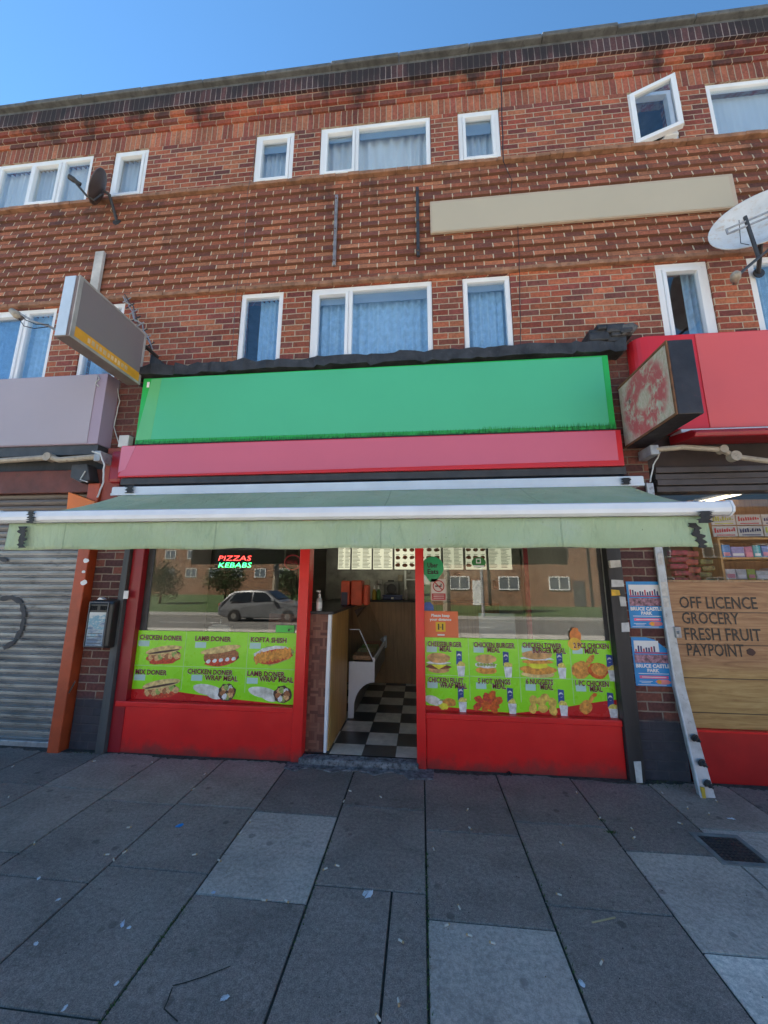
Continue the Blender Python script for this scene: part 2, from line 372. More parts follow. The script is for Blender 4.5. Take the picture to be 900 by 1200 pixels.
_tx = {}
def text(s, x0, x1, z0, cap, Y, mat, name='lettering', parent=None, bold=.02, th=0, rot=0, shear=0, align='L', label=None):
    """word set on a wall plane: x0..x1 wide (x1 None = natural), baseline z0, capital height cap"""
    cu = bpy.data.curves.new('lettering', 'FONT'); cu.body = s; cu.size = 1; cu.offset = bold; cu.shear = shear; cu.extrude = 0
    cu.space_line = 1.15; cu.resolution_u = 2
    if align == 'C': cu.align_x = 'CENTER'
    to = bpy.data.objects.new('tmp', cu); COL.objects.link(to)
    bpy.context.view_layer.update()
    me = bpy.data.meshes.new_from_object(to.evaluated_get(bpy.context.evaluated_depsgraph_get()))
    bpy.data.objects.remove(to)
    vs = [v.co.copy() for v in me.vertices]
    if not vs: return None
    mn = min(v.x for v in vs); mxx = max(v.x for v in vs)
    k = cap/.70; kx = k if x1 is None else (x1-x0)/(mxx-mn)
    if align == 'C': mn = 0 if x1 is None else mn
    c_, s_ = math.cos(rot), math.sin(rot)
    for v in me.vertices:
        X = (v.co.x-mn)*kx; Z = v.co.y*k
        v.co = (x0+X*c_-Z*s_, Y, z0+X*s_+Z*c_)
    me.name = name; me.materials.clear(); me.materials.append(MAT[mat] if isinstance(mat, str) else mat)
    for p in me.polygons: p.material_index = 0
    o = bpy.data.objects.new(name, me); COL.objects.link(o)
    if parent: attach(o, parent)
    if th:
        so_ = o.modifiers.new('thick', 'SOLIDIFY'); so_.thickness = th; so_.offset = 0
    if label: o['label'] = label
    return o

def join_text(items, name, mat, parent, Y):
    """several words of one colour joined to one part"""
    obs = [text(*it, Y=Y, mat=mat) if not isinstance(it, dict) else text(Y=Y, mat=mat, **it) for it in items]
    vs, fs = [], []
    for o in obs:
        if o is None: continue
        b = len(vs); vs += [tuple(v.co) for v in o.data.vertices]; fs += [tuple(b+i for i in p.vertices) for p in o.data.polygons]
        bpy.data.objects.remove(o)
    me = bpy.data.meshes.new(name); me.from_pydata(vs, [], fs); me.materials.append(MAT[mat] if isinstance(mat, str) else mat)
    o = bpy.data.objects.new(name, me); COL.objects.link(o)
    if parent: attach(o, parent)
    return o

# ------------------------------------------------------------------ ground
U = .20                                          # plane of the upper wall; the shop piers stand at y = 0
def outer_mat():
    n = N('bounce_slabs'); x, y, z = n.sep(n.pos); fx = n.math('FRACT', n.math('DIVIDE', x, .6)); fy = n.math('FRACT', n.math('DIVIDE', y, .75))
    d = n.math('MINIMUM', n.math('MINIMUM', fx, n.math('SUBTRACT', 1., fx)), n.math('MINIMUM', fy, n.math('SUBTRACT', 1., fy)))
    rn = n.white(n.comb(n.math('FLOOR', n.math('DIVIDE', x, .6)), n.math('FLOOR', n.math('DIVIDE', y, .75)), 1.))
    c = n.ramp(rn, [(0, (.40, .385, .36)), (1, (.48, .465, .44))]); c = n.mix(n.step(d, .02, .008), c, (.07, .07, .06)); return n.out(c, .85)
MAT['outer'] = outer_mat()
def ground():
    m = MB(); g = MB()
    X = [-2.38+.597*k for k in range(-14, 15)]
    X = [x for x in X]
    rows = {-1: [-.61, -1.285, -2.0], 0: [-.735, -1.446, -2.06], 1: [-.72, -1.32, -2.02], 2: [-.745, -1.455, -2.05], 3: [-.611, -1.33, -2.2],
            4: [-.82, -1.475, -2.1], 5: [-.67, -1.335, -2.0], 6: [-.88, -1.515, -2.15]}
    kinds = {(-1, 0): 4, (-1, 1): 4, (0, 0): 4, (0, 1): 0, (1, 0): 4, (1, 1): 0, (2, 0): 1, (2, 1): 2, (2, 2): 0, (3, 0): 1, (4, 0): 1, (4, 1): 0, (4, 2): 2, (5, 0): 1,
             (6, 0): 1, (6, 1): 2, (6, 2): 3, (7, 0): 4, (7, 1): 2, (-2, 0): 1, (-3, 0): 1, (-1, 3): 2}
    rnd = random.Random(3)
    for k in range(-14, 14):
        i = k
        x0 = -2.38+.597*k; x1 = x0+.597
        ys = rows.get(i) or sorted([-(.45+rnd.random()*.3)-.68*j for j in range(3)], reverse=True)
        ys = [0.02] + list(ys); 
        while ys[-1] > -4.3: ys.append(ys[-1]-.69)
        ys[-1] = -4.8
        for j in range(len(ys)-1):
            parts = [(x0, x1)]
            if i == 3 and j >= 2: parts = [(x0, -.172), (-.172, x1)]
            for a, b in parts:
                kd = kinds.get((i, j), rnd.choice([0, 0, 0, 1, 1, 2]) if not (-2 <= i <= 6 and j < 4) else 0)
                gp = .0035; z = [rnd.uniform(-.0015, .0015) for _ in range(4)]
                A, B, C_, D_ = a+gp, b-gp, ys[j+1]+gp, ys[j]-gp
                if i == 7 and ys[j] < -.2 and ys[j+1] > -1.4 and False: continue
                c = .004
                top = [(A+c, C_+c, z[0]), (B-c, C_+c, z[1]), (B-c, D_-c, z[2]), (A+c, D_-c, z[3])]
                bot = [(A, C_, -.012), (B, C_, -.012), (B, D_, -.012), (A, D_, -.012)]
                m.face(top, kd)
                for q in range(4):
                    r_ = (q+1) % 4; m.face([bot[q], bot[r_], top[r_], top[q]], kd)
    o = m.build('pavement', ['slab_d', 'slab_d2', 'slab_l', 'slab_ll', 'slab_w']); tag(o, None, None, kind='structure')
    g.box(-60, 60, -4.8, .0, -.3, -.0075); o = g.build('pavement_bed', 'grout'); o['kind'] = 'structure'
    k = MB(); k.box(-60, 60, -8.98, -8.803, -.3, .003); k.build('kerb', 'kerb')['kind'] = 'structure'
    r_ = MB(); r_.face([(-90, -17, -.42), (90, -17, -.42), (90, -8.98, -.13), (-90, -8.98, -.13)]); r_.build('road', 'asphalt')['kind'] = 'structure'
    f_ = MB(); f_.box(-60, 60, -8.8, -4.803, -.3, -.001); f_.build('bounce_pavement', 'outer')['kind'] = 'structure'  # unseen strip, widened and kept pale to bounce sunlight onto the facade
    r_ = MB()
    for q in range(-10, 11): r_.face([(q*6, -13.0, -.26), (q*6+3, -13.0, -.26), (q*6+3, -12.88, -.257), (q*6, -12.88, -.257)])
    r_.build('road_marking', 'roadpaint')['kind'] = 'structure'
    k = MB(); k.box(-90, 90, -19, -17, -.6, -.30); k.build('far_pavement', 'kerb')['kind'] = 'structure'
    v = MB(); v.face([(-400, -400, -.35), (400, -400, -.35), (400, -19, -.35), (-400, -19, -.35)]); v.build('grass_verge', 'verge')['kind'] = 'structure'
    d_ = MB(); rr = random.Random(77); X_ = -6.
    top = []; 
    while X_ < 5.: top.append((X_, -.035-.03*rr.random()-.02*math.sin(X_*5))); X_ += .03
    d_.prism([(-6., .0)] + top + [(5., .0)], -.003, .0035, 'z'); d_.build('wall_foot_dirt', plain('foot_dirt', (.045, .042, .036), .95, .6, 22, .8, dirt=.4, dirtc=(.14, .13, .115)))['kind'] = 'structure'
    e = MB(); e.face([(-400, .0, -.02), (400, 0, -.02), (400, 400, -.02), (-400, 400, -.02)]); e.build('ground', 'grout')['kind'] = 'structure'
ground()

# ------------------------------------------------------------------ the terrace
BT = thing('terraced_building', 'long three-storey red brick terrace with white windows above the shops', 'building', (0, U, 0))
SILL1, HEAD1 = 6.675, 7.495
SILL0, HEAD0 = 3.95, 5.055
up = [(-6.9, -4.51), (-4.19, -3.675), (-2.135, -1.60), (-1.245, .195), (.537, 1.055), (2.585, 3.10), (3.47, 5.6), (-9.6, -8.4)]
lo = [(-6.6, -4.625), (-4.218, -3.68), (-2.148, -1.612), (-1.267, .172), (.517, 1.056), (2.605, 3.145), (3.53, 5.0), (-9.6, -8.4)]
WALL_X0, WALL_X1, WALL_TOP = -26., 20., 8.62
def wall():
    ops = [(a, b, SILL1, HEAD1) for a, b in up] + [(a, b, SILL0, HEAD0) for a, b in lo]
    xs = sorted(set([WALL_X0, WALL_X1]+[v for o in ops for v in o[:2]])); zs = [3.05, SILL0, HEAD0, 5.10, 6.62, SILL1, HEAD1, 7.74]
    m = MB()
    for i in range(len(xs)-1):
        for j in range(len(zs)-1):
            if zs[j] == 5.10: continue
            cx, cz = (xs[i]+xs[i+1])/2, (zs[j]+zs[j+1])/2
            if any(a < cx < b and c < cz < d for a, b, c, d in ops): continue
            mi = 1 if zs[j] == HEAD1 else 0
            m.face([(xs[i], U, zs[j]), (xs[i+1], U, zs[j]), (xs[i+1], U, zs[j+1]), (xs[i], U, zs[j+1])], mi)
    for a, b, c, d in ops:
        y1 = U+.22
        m.face([(a, U, c), (a, U, d), (a, y1, d), (a, y1, c)], 0); m.face([(b, U, d), (b, U, c), (b, y1, c), (b, y1, d)], 0)
        m.face([(a, U, d), (b, U, d), (b, y1, d), (a, y1, d)], 0); m.face([(b, U, c), (a, U, c), (a, y1, c), (b, y1, c)], 0)
    m.build('wall', ['brick', 'soldier'], BT)
    # patterned band: every course tips forward a little over the one below
    m = MB(); z = 5.10; c = .15
    while z < 6.55:
        t = .021 + random.uniform(-.003, .004)
        m.face([(WALL_X0, U-.012-t, z+.004), (WALL_X1, U-.012-t, z+.004), (WALL_X1, U-.004, z+c), (WALL_X0, U-.004, z+c)])
        m.face([(WALL_X0, U+.004, z-.002), (WALL_X1, U+.004, z-.002), (WALL_X1, U-.012-t, z+.004), (WALL_X0, U-.012-t, z+.004)])
        z += c
    m.build('brick_band', ['band'], BT)
    for nm, z0, z1, pr in (('lower_ledge', 5.068, 5.112, .05), ('upper_ledge', 6.607, 6.655, .055)):
        m = MB(); n_ = 300
        for k in range(n_):
            a = WALL_X0+(WALL_X1-WALL_X0)*k/n_; b = WALL_X0+(WALL_X1-WALL_X0)*(k+1)/n_
            q = random.uniform(-.006, .006); m.box(a+.001, b-.001, U-pr+q, U+.05, z0+random.uniform(-.004, .003), z1+random.uniform(-.003, .004))
        m.build(nm, plain(nm+'_tile', (.30, .15, .085), .8, .4, 8, .5, dirt=.35, dirtc=(.06, .035, .025)), BT, bevel=.004)
    # corbelled head
    m = MB()
    for z0, z1, pr in ((7.742, 7.822, .02), (7.824, 7.905, .05), (7.907, 7.99, .08)):
        m.box(WALL_X0, WALL_X1, U-pr, U+.2, z0, z1)
    m.build('corbel_course', 'corbel', BT)
    m = MB(); m.box(WALL_X0, WALL_X1, U-.115, U+.2, 7.992, 8.215); m.build('soldier_course', 'soldier_dark', BT)
    m = MB(); m.box(WALL_X0, WALL_X1, U-.09, U+.2, 8.216, 8.30); m.build('parapet', 'coping', BT)
    m = MB(); x = WALL_X0
    while x < WALL_X1:
        L = .9 if x > -12 else 3.
        h = 8.37 + random.uniform(-.006, .008); y0 = U-.15+random.uniform(-.006, .005)
        if .9 < x < 1.9: h += .0; y0 -= .02
        m.box(x+.0012, x+L-.0012, y0, U+.35, 8.301, h); x += L
    co = m.build('coping_stone', 'coping', BT, bevel=.012)
    m = MB(); m.box(WALL_X0, WALL_X1, U+.21, U+9, 8.0, 8.29); m.box(WALL_X0, WALL_X0+.2, U+.2, U+9, 0, 8.3); m.box(WALL_X1-.2, WALL_X1, U+.2, U+9, 0, 8.3)
    m.box(WALL_X0, WALL_X1, U+8.8, U+9, 0, 8.2); m.build('roof', 'roomdark', BT)
wall()
def rooms():
    m = MB()
    for z0, z1 in ((SILL0-.3, HEAD0+.4), (SILL1-.4, HEAD1+.25)):
        m.box(-12, -7, U+.225, U+3, z0, z1); m.box(-6.95, -4.35, U+.225, U+3, z0, z1)
        for a, b in ((-4.34, -2.9), (-2.89, 1.9), (1.95, 6.5)): m.box(a, b, U+.225, U+3, z0, z1)
    o = m.build('room_wall', plain('room_walls', (.30, .29, .27), .9), BT)
    # remove the street side of each room box so that the windows look in
    me = o.data; keep = [p for p in me.polygons if not abs(sum(me.vertices[i].co.y for i in p.vertices)/4-(U+.225)) < .01]
    vs = [tuple(v.co) for v in me.vertices]; fs = [tuple(p.vertices) for p in keep]; mt = me.materials[0]
    me2 = bpy.data.meshes.new('room_wall'); me2.from_pydata(vs, [], fs); me2.materials.append(mt); o.data = me2
rooms()

def frame_box(m, a, b, c, d, y0, y1, t):
    m.box(a, b, y0, y1, c, c+t); m.box(a, b, y0, y1, d-t, d); m.box(a, a+t, y0, y1, c+t, d-t); m.box(b-t, b, y0, y1, c+t, d-t)
def curtain(name, a, b, c, d, y, mat, parent, amp=.022, pitch=.07, split=None):
    m = MB(); n_ = max(8, int((b-a)/.012)); ph = random.random()*6
    def yy(x): return y+amp*math.sin(x*2*math.pi/pitch+ph+1.2*math.sin(x*7))
    for k in range(n_):
        x0 = a+(b-a)*k/n_; x1 = a+(b-a)*(k+1)/n_
        m.face([(x0, yy(x0), c), (x1, yy(x1), c), (x1, yy(x1), d), (x0, yy(x0), d)])
    return m.build(name, mat, parent, smooth=True)
def window(a, b, c, d, divs=(), sash=(), curt=None, cmat='curtain', deep=0, t=.055, sill=True, openat=None, pel=0):
    """divs: x of the mullions; sash: indices of lights with their own opening frame"""
    y0 = U+.015-deep; root = None
    m = MB(); frame_box(m, a+.004, b-.004, c+.012, d-.004, y0, y0+.07, t)
    xs = [a+.004+t] + [v for x in divs for v in (x-.022, x+.022)] + [b-.004-t]
    for x in divs: m.box(x-.022, x+.022, y0+.002, y0+.068, c+t+.012, d-t-.004)
    fr = m.build('window', 'upvc', BT, bevel=.006)
    if sill:
        m = MB(); m.box(a-.03, b+.03, U-.028, y0+.05, c-.032, c-.002); m.build('sill', 'upvc', fr, bevel=.004)
    for i in range(len(xs)//2):
        xa, xb = xs[2*i], xs[2*i+1]; z0, z1 = c+.012+t, d-.004-t
        if openat == i: continue
        if i in sash:
            m = MB(); frame_box(m, xa+.001, xb-.001, z0+.001, z1-.001, y0-.014, y0+.05, .038); m.build('sash', 'upvc', fr, bevel=.005)
        m = MB(); m.box(xa-.01, xb+.01, y0+.028, y0+.034, z0-.01, z1+.01); m.build('pane', 'glass', fr)
    if pel:
        m = MB(); m.box(a+.05, b-.05, U+.078, U+.084, d-.06-pel, d-.02); m.build('blind', plain('roller_blind', (.30, .38, .46), .8, .06, 3), fr)
    return fr, y0
# upper row
f, y = window(*up[0], SILL1, HEAD1, divs=(-5.98, -5.464, -4.98), sash=(0, 2)); curtain('curtain', -6.85, -4.55, SILL1, HEAD1-.01, U+.15, 'curtain', f)
f, y = window(*up[1], SILL1, HEAD1, sash=(0,)); curtain('curtain', -4.18, -3.9, SILL1, HEAD1, U+.15, 'curtain', f)
f, y = window(*up[2], SILL1, HEAD1, sash=(0,), pel=.16); curtain('curtain', -2.12, -1.62, SILL1, HEAD1-.01, U+.15, 'blind', f)
f, y = window(*up[3], SILL1, HEAD1, divs=(-.757,), sash=(0,), pel=.10); curtain('curtain', -1.23, .18, SILL1, HEAD1-.01, U+.15, 'curtain', f, pitch=.13)
f, y = window(*up[4], SILL1, HEAD1, sash=(0,), pel=.22); curtain('curtain', .55, 1.04, SILL1, HEAD1-.01, U+.15, 'blind', f, pitch=.09)
f, y = window(*up[5], SILL1, HEAD1, openat=0)
def open_sash(parent):
    a, b, c, d = up[5][0]+.03, up[5][1]-.03, SILL1+.04, HEAD1-.03
    m = MB(); frame_box(m, 0, b-a, c, d, -.02, .045, .05); g = MB(); g.box(.03, b-a-.03, .008, .014, c+.03, d-.03)
    an = R(-21); rot = Matrix.Rotation(an, 4, 'Z')
    for mb, nm, mt in ((m, 'sash', 'upvc'), (g, 'pane', 'glass')):
        mb.v = [tuple(rot @ Vector(v) + Vector((a, y+.0, 0))) for v in mb.v]
        q = mb.build(nm, mt, parent, bevel=.005 if nm == 'sash' else 0)
    s_ = MB(); s_.box(up[5][1]-.20, up[5][1]-.06, U-.06, U+.05, SILL1+.03, SILL1+.07); s_.build('stay', 'upvc', parent)
open_sash(f)
f, y = window(*up[6], SILL1, HEAD1, divs=(4.6,)); curtain('curtain', 3.5, 5.55, SILL1, HEAD1-.03, U+.15, 'blind', f, amp=.002)
window(*up[7], SILL1, HEAD1)
# lower row
f, y = window(*lo[0], SILL0, HEAD0, divs=(-5.06, -5.8), sash=(0,)); curtain('curtain', -6.55, -4.65, SILL0, HEAD0-.01, U+.15, 'lace', f)
f, y = window(*lo[1], SILL0, HEAD0, sash=()); curtain('curtain', -4.2, -3.7, SILL0, HEAD0, U+.15, 'lace', f)
f, y = window(*lo[2], SILL0, HEAD0, sash=()); curtain('curtain', -1.95, -1.63, SILL0, HEAD0-.01, U+.15, 'lace', f)
f, y = window(*lo[3], SILL0, HEAD0, divs=(-.79,), sash=(0,), pel=.12); curtain('curtain', -1.25, .16, SILL0, HEAD0-.01, U+.15, 'lace', f, pitch=.1)
f, y = window(*lo[4], SILL0, HEAD0, sash=(), pel=.08); curtain('curtain', .53, 1.04, SILL0, HEAD0-.01, U+.15, 'lace', f, pitch=.09)
f, y = window(*lo[5], SILL0, HEAD0, t=.07, sash=(0,)); curtain('curtain', 2.95, 3.13, SILL0, HEAD0, U+.15, 'lace', f, pitch=.06)
f, y = window(*lo[6], SILL0, HEAD0, divs=(4.1,), t=.07); curtain('curtain', 3.55, 4.9, SILL0, HEAD0, U+.15, 'lace', f)
window(*lo[7], SILL0, HEAD0)

def piers():
    for x0, x1 in ((-3.37, -2.955), (1.78, 2.16)):
        m = MB(); m.box(x0, x1, .0, U+.1, -.02, 2.5); m.build('pier', 'pier', BT)
        m = MB(); m.box(x0-.06, x1, .02, U+.0, 2.5, 4.02 if x0 > 0 else 3.86); m.build('upper_pier', 'pier_top', BT)
    # shop-front beam behind the fascias
    m = MB(); m.box(-9, 9, .06, U+.1, 2.5, 3.86); m.build('fascia_beam', 'blackboard', BT)
    # bitumen covered ledge above the green sign
    m = MB(); x = -3.16; rr = random.Random(5)
    prev = None; secs = []
    while x < 2.02:
        w_ = rr.uniform(.03, .16)
        secs.append((x, 3.815+rr.uniform(-.02, .012), 3.925+rr.uniform(-.018, .02), -.13+rr.uniform(-.02, .02))); x += w_
    secs.append((2.02, 3.82, 3.94, -.13))
    for (a, l0, h0, y0), (b, l1, h1, y1) in zip(secs, secs[1:]):
        m.face([(a, y0, l0), (b, y1, l1), (b, y1, h1), (a, y0, h0)]); m.face([(a, y0, h0), (b, y1, h1), (b, U, h1+.03), (a, U, h0+.03)])
        m.face([(b, y1, l1), (a, y0, l0), (a, .1, l0), (b, .1, l1)])
    a = secs[0]; m.face([(a[0], a[3], a[1]), (a[0], a[3], a[2]), (a[0], U, a[2]+.03), (a[0], .1, a[1])])
    m.build('roof_flashing', 'bitumen', BT)
    # lumpy cap of the right-hand pier
    m = MB(); rr = random.Random(8)
    for k in range(16):
        x = 1.75+rr.random()*.33; z = 3.93+rr.random()*.17; s_ = rr.uniform(.03, .07)
        m.box(x-s_*1.3, x+s_*1.3, -.12+rr.uniform(-.03, .03), U, z-s_*.6, z+s_*.6)
    m.box(1.78, 2.05, -.1, U, 3.93, 4.13)
    m.build('pier_cap', 'bitumen', BT, bevel=.012)
    m = MB(); m.prism([(1.99, 3.98), (2.10, 4.0), (2.16, 4.06), (2.10, 4.11), (2.0, 4.09)], -.14, U-.02); m.build('mortar_lump', 'coping', BT, bevel=.02)
piers()

# ------------------------------------------------------------------ kebab shop front
SF = thing('takeaway_shop', 'red takeaway shop front with two menu windows and an open doorway', 'shop', (0, 0, 0))
GY = .05
def shopfront():
    # stall risers, sill rails
    for x0, x1 in ((-2.93, -1.085), (.028, 1.665)):
        m = MB(); m.box(x0, x1, -.012, .1, .0, .40); m.build('stall_riser', 'red', SF, bevel=.006)
        m = MB(); m.box(x0, x1, -.03, .09, .402, .452); m.build('window_sill', 'red', SF, bevel=.008)
        m = MB(); m.box(x0, x1, .005, .09, 2.28, 2.5); m.build('transom', 'red', SF, bevel=.006)
        m = MB(); m.box(x0, x1, GY, GY+.006, .454, 2.278); m.build('pane', 'shopglass', SF)
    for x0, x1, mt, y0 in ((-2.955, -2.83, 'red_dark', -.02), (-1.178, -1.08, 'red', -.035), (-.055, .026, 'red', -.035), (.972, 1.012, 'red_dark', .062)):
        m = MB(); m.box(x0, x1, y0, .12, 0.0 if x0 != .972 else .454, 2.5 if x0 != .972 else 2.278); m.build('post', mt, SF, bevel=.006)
    for x0, x1 in ((-2.827, -2.755), (1.628, 1.664)):
        m = MB(); m.box(x0, x1, .043, .049, .453, 2.279); m.build('glazing_bead', 'darkmetal', SF, bevel=.003)
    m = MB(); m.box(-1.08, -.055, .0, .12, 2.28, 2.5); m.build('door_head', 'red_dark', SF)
    # threshold
    m = MB(); m.box(-1.10, -.04, -.06, .05, -.01, .052); m.build('threshold', 'cement', SF, bevel=.012)
    # cracked cement apron in front of the door
    m = MB(); n_ = 26; rr = random.Random(11); top = [(-1.14, -.02)]; pts = []
    for k in range(n_+1):
        x = -1.2+1.28*k/n_; pts.append((x, -.13-.05*math.sin(k*.9)*rr.random()-(.06 if k > 21 else 0)))
    pts = [(-1.2, -.03)] + pts + [(.09, -.03)]
    m.prism(pts, -.006, .008, 'z'); m.build('cement_patch', 'cement', SF)
shopfront()
m = MB(); m.prism([(-3.045, .0), (-2.957, .0), (-2.957, 2.4), (-3.01, 2.4)], -.06, -.002); tag(m.build('trim_board', 'greyboard', bevel=.004), 'tall dark grey weathered board beside the left red window post', 'board')
m = MB(); m.box(1.668, 1.79, -.05, .04, 0.0, 2.45); BB = tag(m.build('trim_board', 'blackboard', bevel=.005), 'tall black board covered with small stickers right of the burger window', 'board')

# interior ---------------------------------------------------------
def tiles():
    n = N('checker_tiles'); x, y, z = n.sep(n.pos)
    def fl(v, o, s): return n.math('FLOOR', n.math('DIVIDE', n.math('ADD', v, o), s))
    chk = n.math('FLOORED_MODULO', n.math('ADD', fl(x, 20.05, .30), fl(y, 9.92, .30)), 2.)
    c = n.mix(chk, (.075, .073, .068), (.72, .68, .58))
    fx = n.math('FRACT', n.math('DIVIDE', n.math('ADD', x, 20.05), .30)); fy = n.math('FRACT', n.math('DIVIDE', n.math('ADD', y, 9.92), .30))
    d = n.math('MINIMUM', n.math('MINIMUM', fx, n.math('SUBTRACT', 1., fx)), n.math('MINIMUM', fy, n.math('SUBTRACT', 1., fy)))
    c = n.mix(n.step(d, .012, .006), c, (.10, .095, .085))
    c = n.mix(1., c, n.ramp(n.noise(9, 5), [(.3, .7), (.7, 1.1)]), 'MULTIPLY')
    return n.out(c, .3)
MAT['tiles'] = tiles()
def woodmat(name, a, b, axis='z', sc=1., rough=.45):
    n = N(name); k = {'z': (14, 14, .8), 'x': (.8, 14, 14), 'y': (14, .8, 14)}[axis]
    g = n.noise(1.6*sc, 6, n.scale(n.pos, k), .62, dist=.6)
    c = n.ramp(g, [(.25, a), (.55, b), (.8, tuple(q*.75 for q in a))])
    c = n.mix(1., c, n.ramp(n.noise(1.5, 3), [(.3, .8), (.7, 1.2)]), 'MULTIPLY')
    return n.out(c, rough)
MAT['wood_y'] = woodmat('yellow_wood_panel', (.30, .155, .045), (.52, .30, .09))
MAT['wood_b'] = woodmat('brown_wood_panel', (.24, .13, .06), (.44, .26, .12))
def parquet():
    n = N('basket_weave_tiles'); x, y, z = n.sep(n.pos); s_ = .075
    cu, cv = n.math('DIVIDE', x, s_), n.math('DIVIDE', z, s_)
    chk = n.math('FLOORED_MODULO', n.math('ADD', n.math('FLOOR', cu), n.math('FLOOR', cv)), 2.)
    fu, fv = n.math('FRACT', cu), n.math('FRACT', cv)
    st = n.mix(chk, n.comb(fu, fu, fu), n.comb(fv, fv, fv)); t = n.sep(st)[0]
    t3 = n.math('MULTIPLY', t, 3.); id_ = n.math('FLOOR', t3); fr = n.math('FRACT', t3)
    rnd = n.white(n.comb(n.math('ADD', n.math('FLOOR', cu), n.math('MULTIPLY', id_, .37)), n.math('FLOOR', cv), 2.))
    c = n.ramp(rnd, [(0, (.10, .035, .025)), (.5, (.17, .065, .042)), (1, (.26, .12, .075))])
    c = n.mix(n.step(fr, .08, .0), c, (.04, .02, .015))
    return n.out(c, .6)
MAT['parquet'] = parquet()
MAT['shopwall'] = plain('shop_interior_wall', (.80, .78, .72), .7, .1, 3, dirt=.1)
MAT['shopceil'] = plain('shop_ceiling', (.75, .74, .7), .8)
def interior():
    I = thing('shop_interior', 'dim takeaway interior with black and cream chequered tile floor', 'shop interior', (0, .2, 0))
    m = MB(); m.face([(-3.1, .05, .055), (1.75, .05, .055), (1.75, 5, .055), (-3.1, 5, .055)]); m.build('floor', 'tiles', I)
    m = MB()
    m.face([(-3.1, .13, 0), (-3.1, 5, 0), (-3.1, 5, 2.7), (-3.1, .13, 2.7)]); m.face([(1.75, 5, 0), (1.75, .13, 0), (1.75, .13, 2.7), (1.75, 5, 2.7)])
    m.face([(-3.1, 5, 0), (1.75, 5, 0), (1.75, 5, 2.7), (-3.1, 5, 2.7)]); m.build('wall', 'shopwall', I)
    m = MB(); m.face([(-3.1, .05, 2.6), (-3.1, 5, 2.6), (1.75, 5, 2.6), (1.75, .05, 2.6)]); m.build('ceiling', 'shopceil', I)
    m = MB(); m.box(-3.05, -1.75, 1.6, 1.7, .06, 2.5); m.build('partition', 'roomdark', I)
    # serving counter beside the doorway
    Cc = thing('serving_counter', 'L-shaped serving counter with basket-weave front, wood side and dark top', 'counter', (-1., .06, .055))
    m = MB(); m.box(-1.5, -.905, .075, .095, .056, 1.27); m.build('front_panel', 'parquet', Cc)
    m = MB(); m.prism([(-.903, .058), (-.88, .058), (-.872, .5), (-.868, 1.27), (-.898, 1.27), (-.905, .7)], .058, .1); m.build('edge_strip', 'upvc2', Cc)
    m = MB(); m.box(-.90, -.865, .102, .93, .056, 1.27); m.build('side_panel', 'wood_y', Cc)
    m = MB(); m.box(-1.5, -.85, .065, 2.47, 1.272, 1.30); m.box(-1.5, .9, 2.47, 3.0, 1.272, 1.30); m.build('counter_top', 'blackboard', Cc, bevel=.004)
    m = MB(); m.box(-1.5, 1.2, 2.5, 2.54, .056, 1.27); m.build('back_panel', 'wood_b', Cc)
    # glass-fronted fridge
    F = thing('display_fridge', 'white curved display fridge with slanted glass behind the counter', 'fridge', (-.7, 1.4, .055))
    cv = [(-.548-.235*math.sin(t)**1, .45-.28*(1-math.cos(t))) for t in [R(90)*k/8 for k in range(9)]]
    m = MB(); m.prism([(-.85, .67), (-.85, .06), (-.785, .06)] + cv[::-1] + [(-.548, .67)], .935, .97); m.build('end_panel', 'upvc2', F, bevel=.004)
    m = MB(); m.prism([(-.845, .66), (-.845, .06), (-.80, .06)] + [(a-.01, b) for a, b in cv[::-1]] + [(-.553, .66)], .972, 2.3); m.build('body', 'alu', F)
    m = MB(); m.prism([(-.57, .672), (-.545, .672), (-.545, .72), (-.57, .72)], .935, 2.3); m.build('rail', 'upvc2', F)
    m = MB(); m.face([(-.56, .94, .72), (-.56, 2.3, .72), (-.80, 2.3, 1.25), (-.80, .94, 1.25)]); m.build('glass', 'fridgeglass', F)
    m = MB(); m.tube([(-.56, .94, .68), (-.73, .94, 1.02)], .008); m.tube([(-.85, .94, 1.03), (-.73, .94, 1.03)], .006); m.build('strut', 'awnmetal', F)
    m = MB(); m.box(-.57, -.53, 2.2, 2.32, .62, .78); m.build('end_cap', 'upvc2', F)
    for k, (c, lab) in enumerate((((.35, .2, .1), 'brown'), ((.45, .4, .2), 'pale'), ((.2, .3, .08), 'green'), ((.4, .08, .05), 'red'))):
        m = MB(); m.box(-.82, -.6, 1.0+k*.3, 1.24+k*.3, .675, .73); m.build('tray', plain('tray_'+lab, c, .6, .5, 40, .5), F, bevel=.01)
    # things on the counter
    b = thing('sanitiser_bottle', 'clear pump bottle with white label standing on the counter by the door post', 'bottle', (-.99, .12, 1.3))
    X, Z = at(374, 712, .12)
    m = MB(); m.lathe([(.001, 0), (.026, 0), (.028, .01), (.028, .10), (.018, .125), (.011, .13)], (X, .12, 1.3)); m.build('body', plain('cloudy_plastic', (.5, .54, .52), .2), b, smooth=True)
    m = MB(); m.lathe([(.012, 0), (.012, .03), (.005, .032), (.005, .06)], (X, .12, 1.43), seg=12); m.box(X-.03, X+.008, .114, .126, 1.485, 1.497); m.build('pump', 'white', b)
    m = MB(); m.lathe([(.0285, 0), (.0285, .06)], (X, .12, 1.325)); m.build('label_band', 'white', b)
    X, Z = at(413, 712, 1.1)
    o = thing('delivery_bag', 'orange-red insulated delivery bags standing upright on the counter', 'bag', (X, 1.1, 1.3))
    bm = plain('orange_bag', (.62, .10, .045), .6, .15, 8, .3)
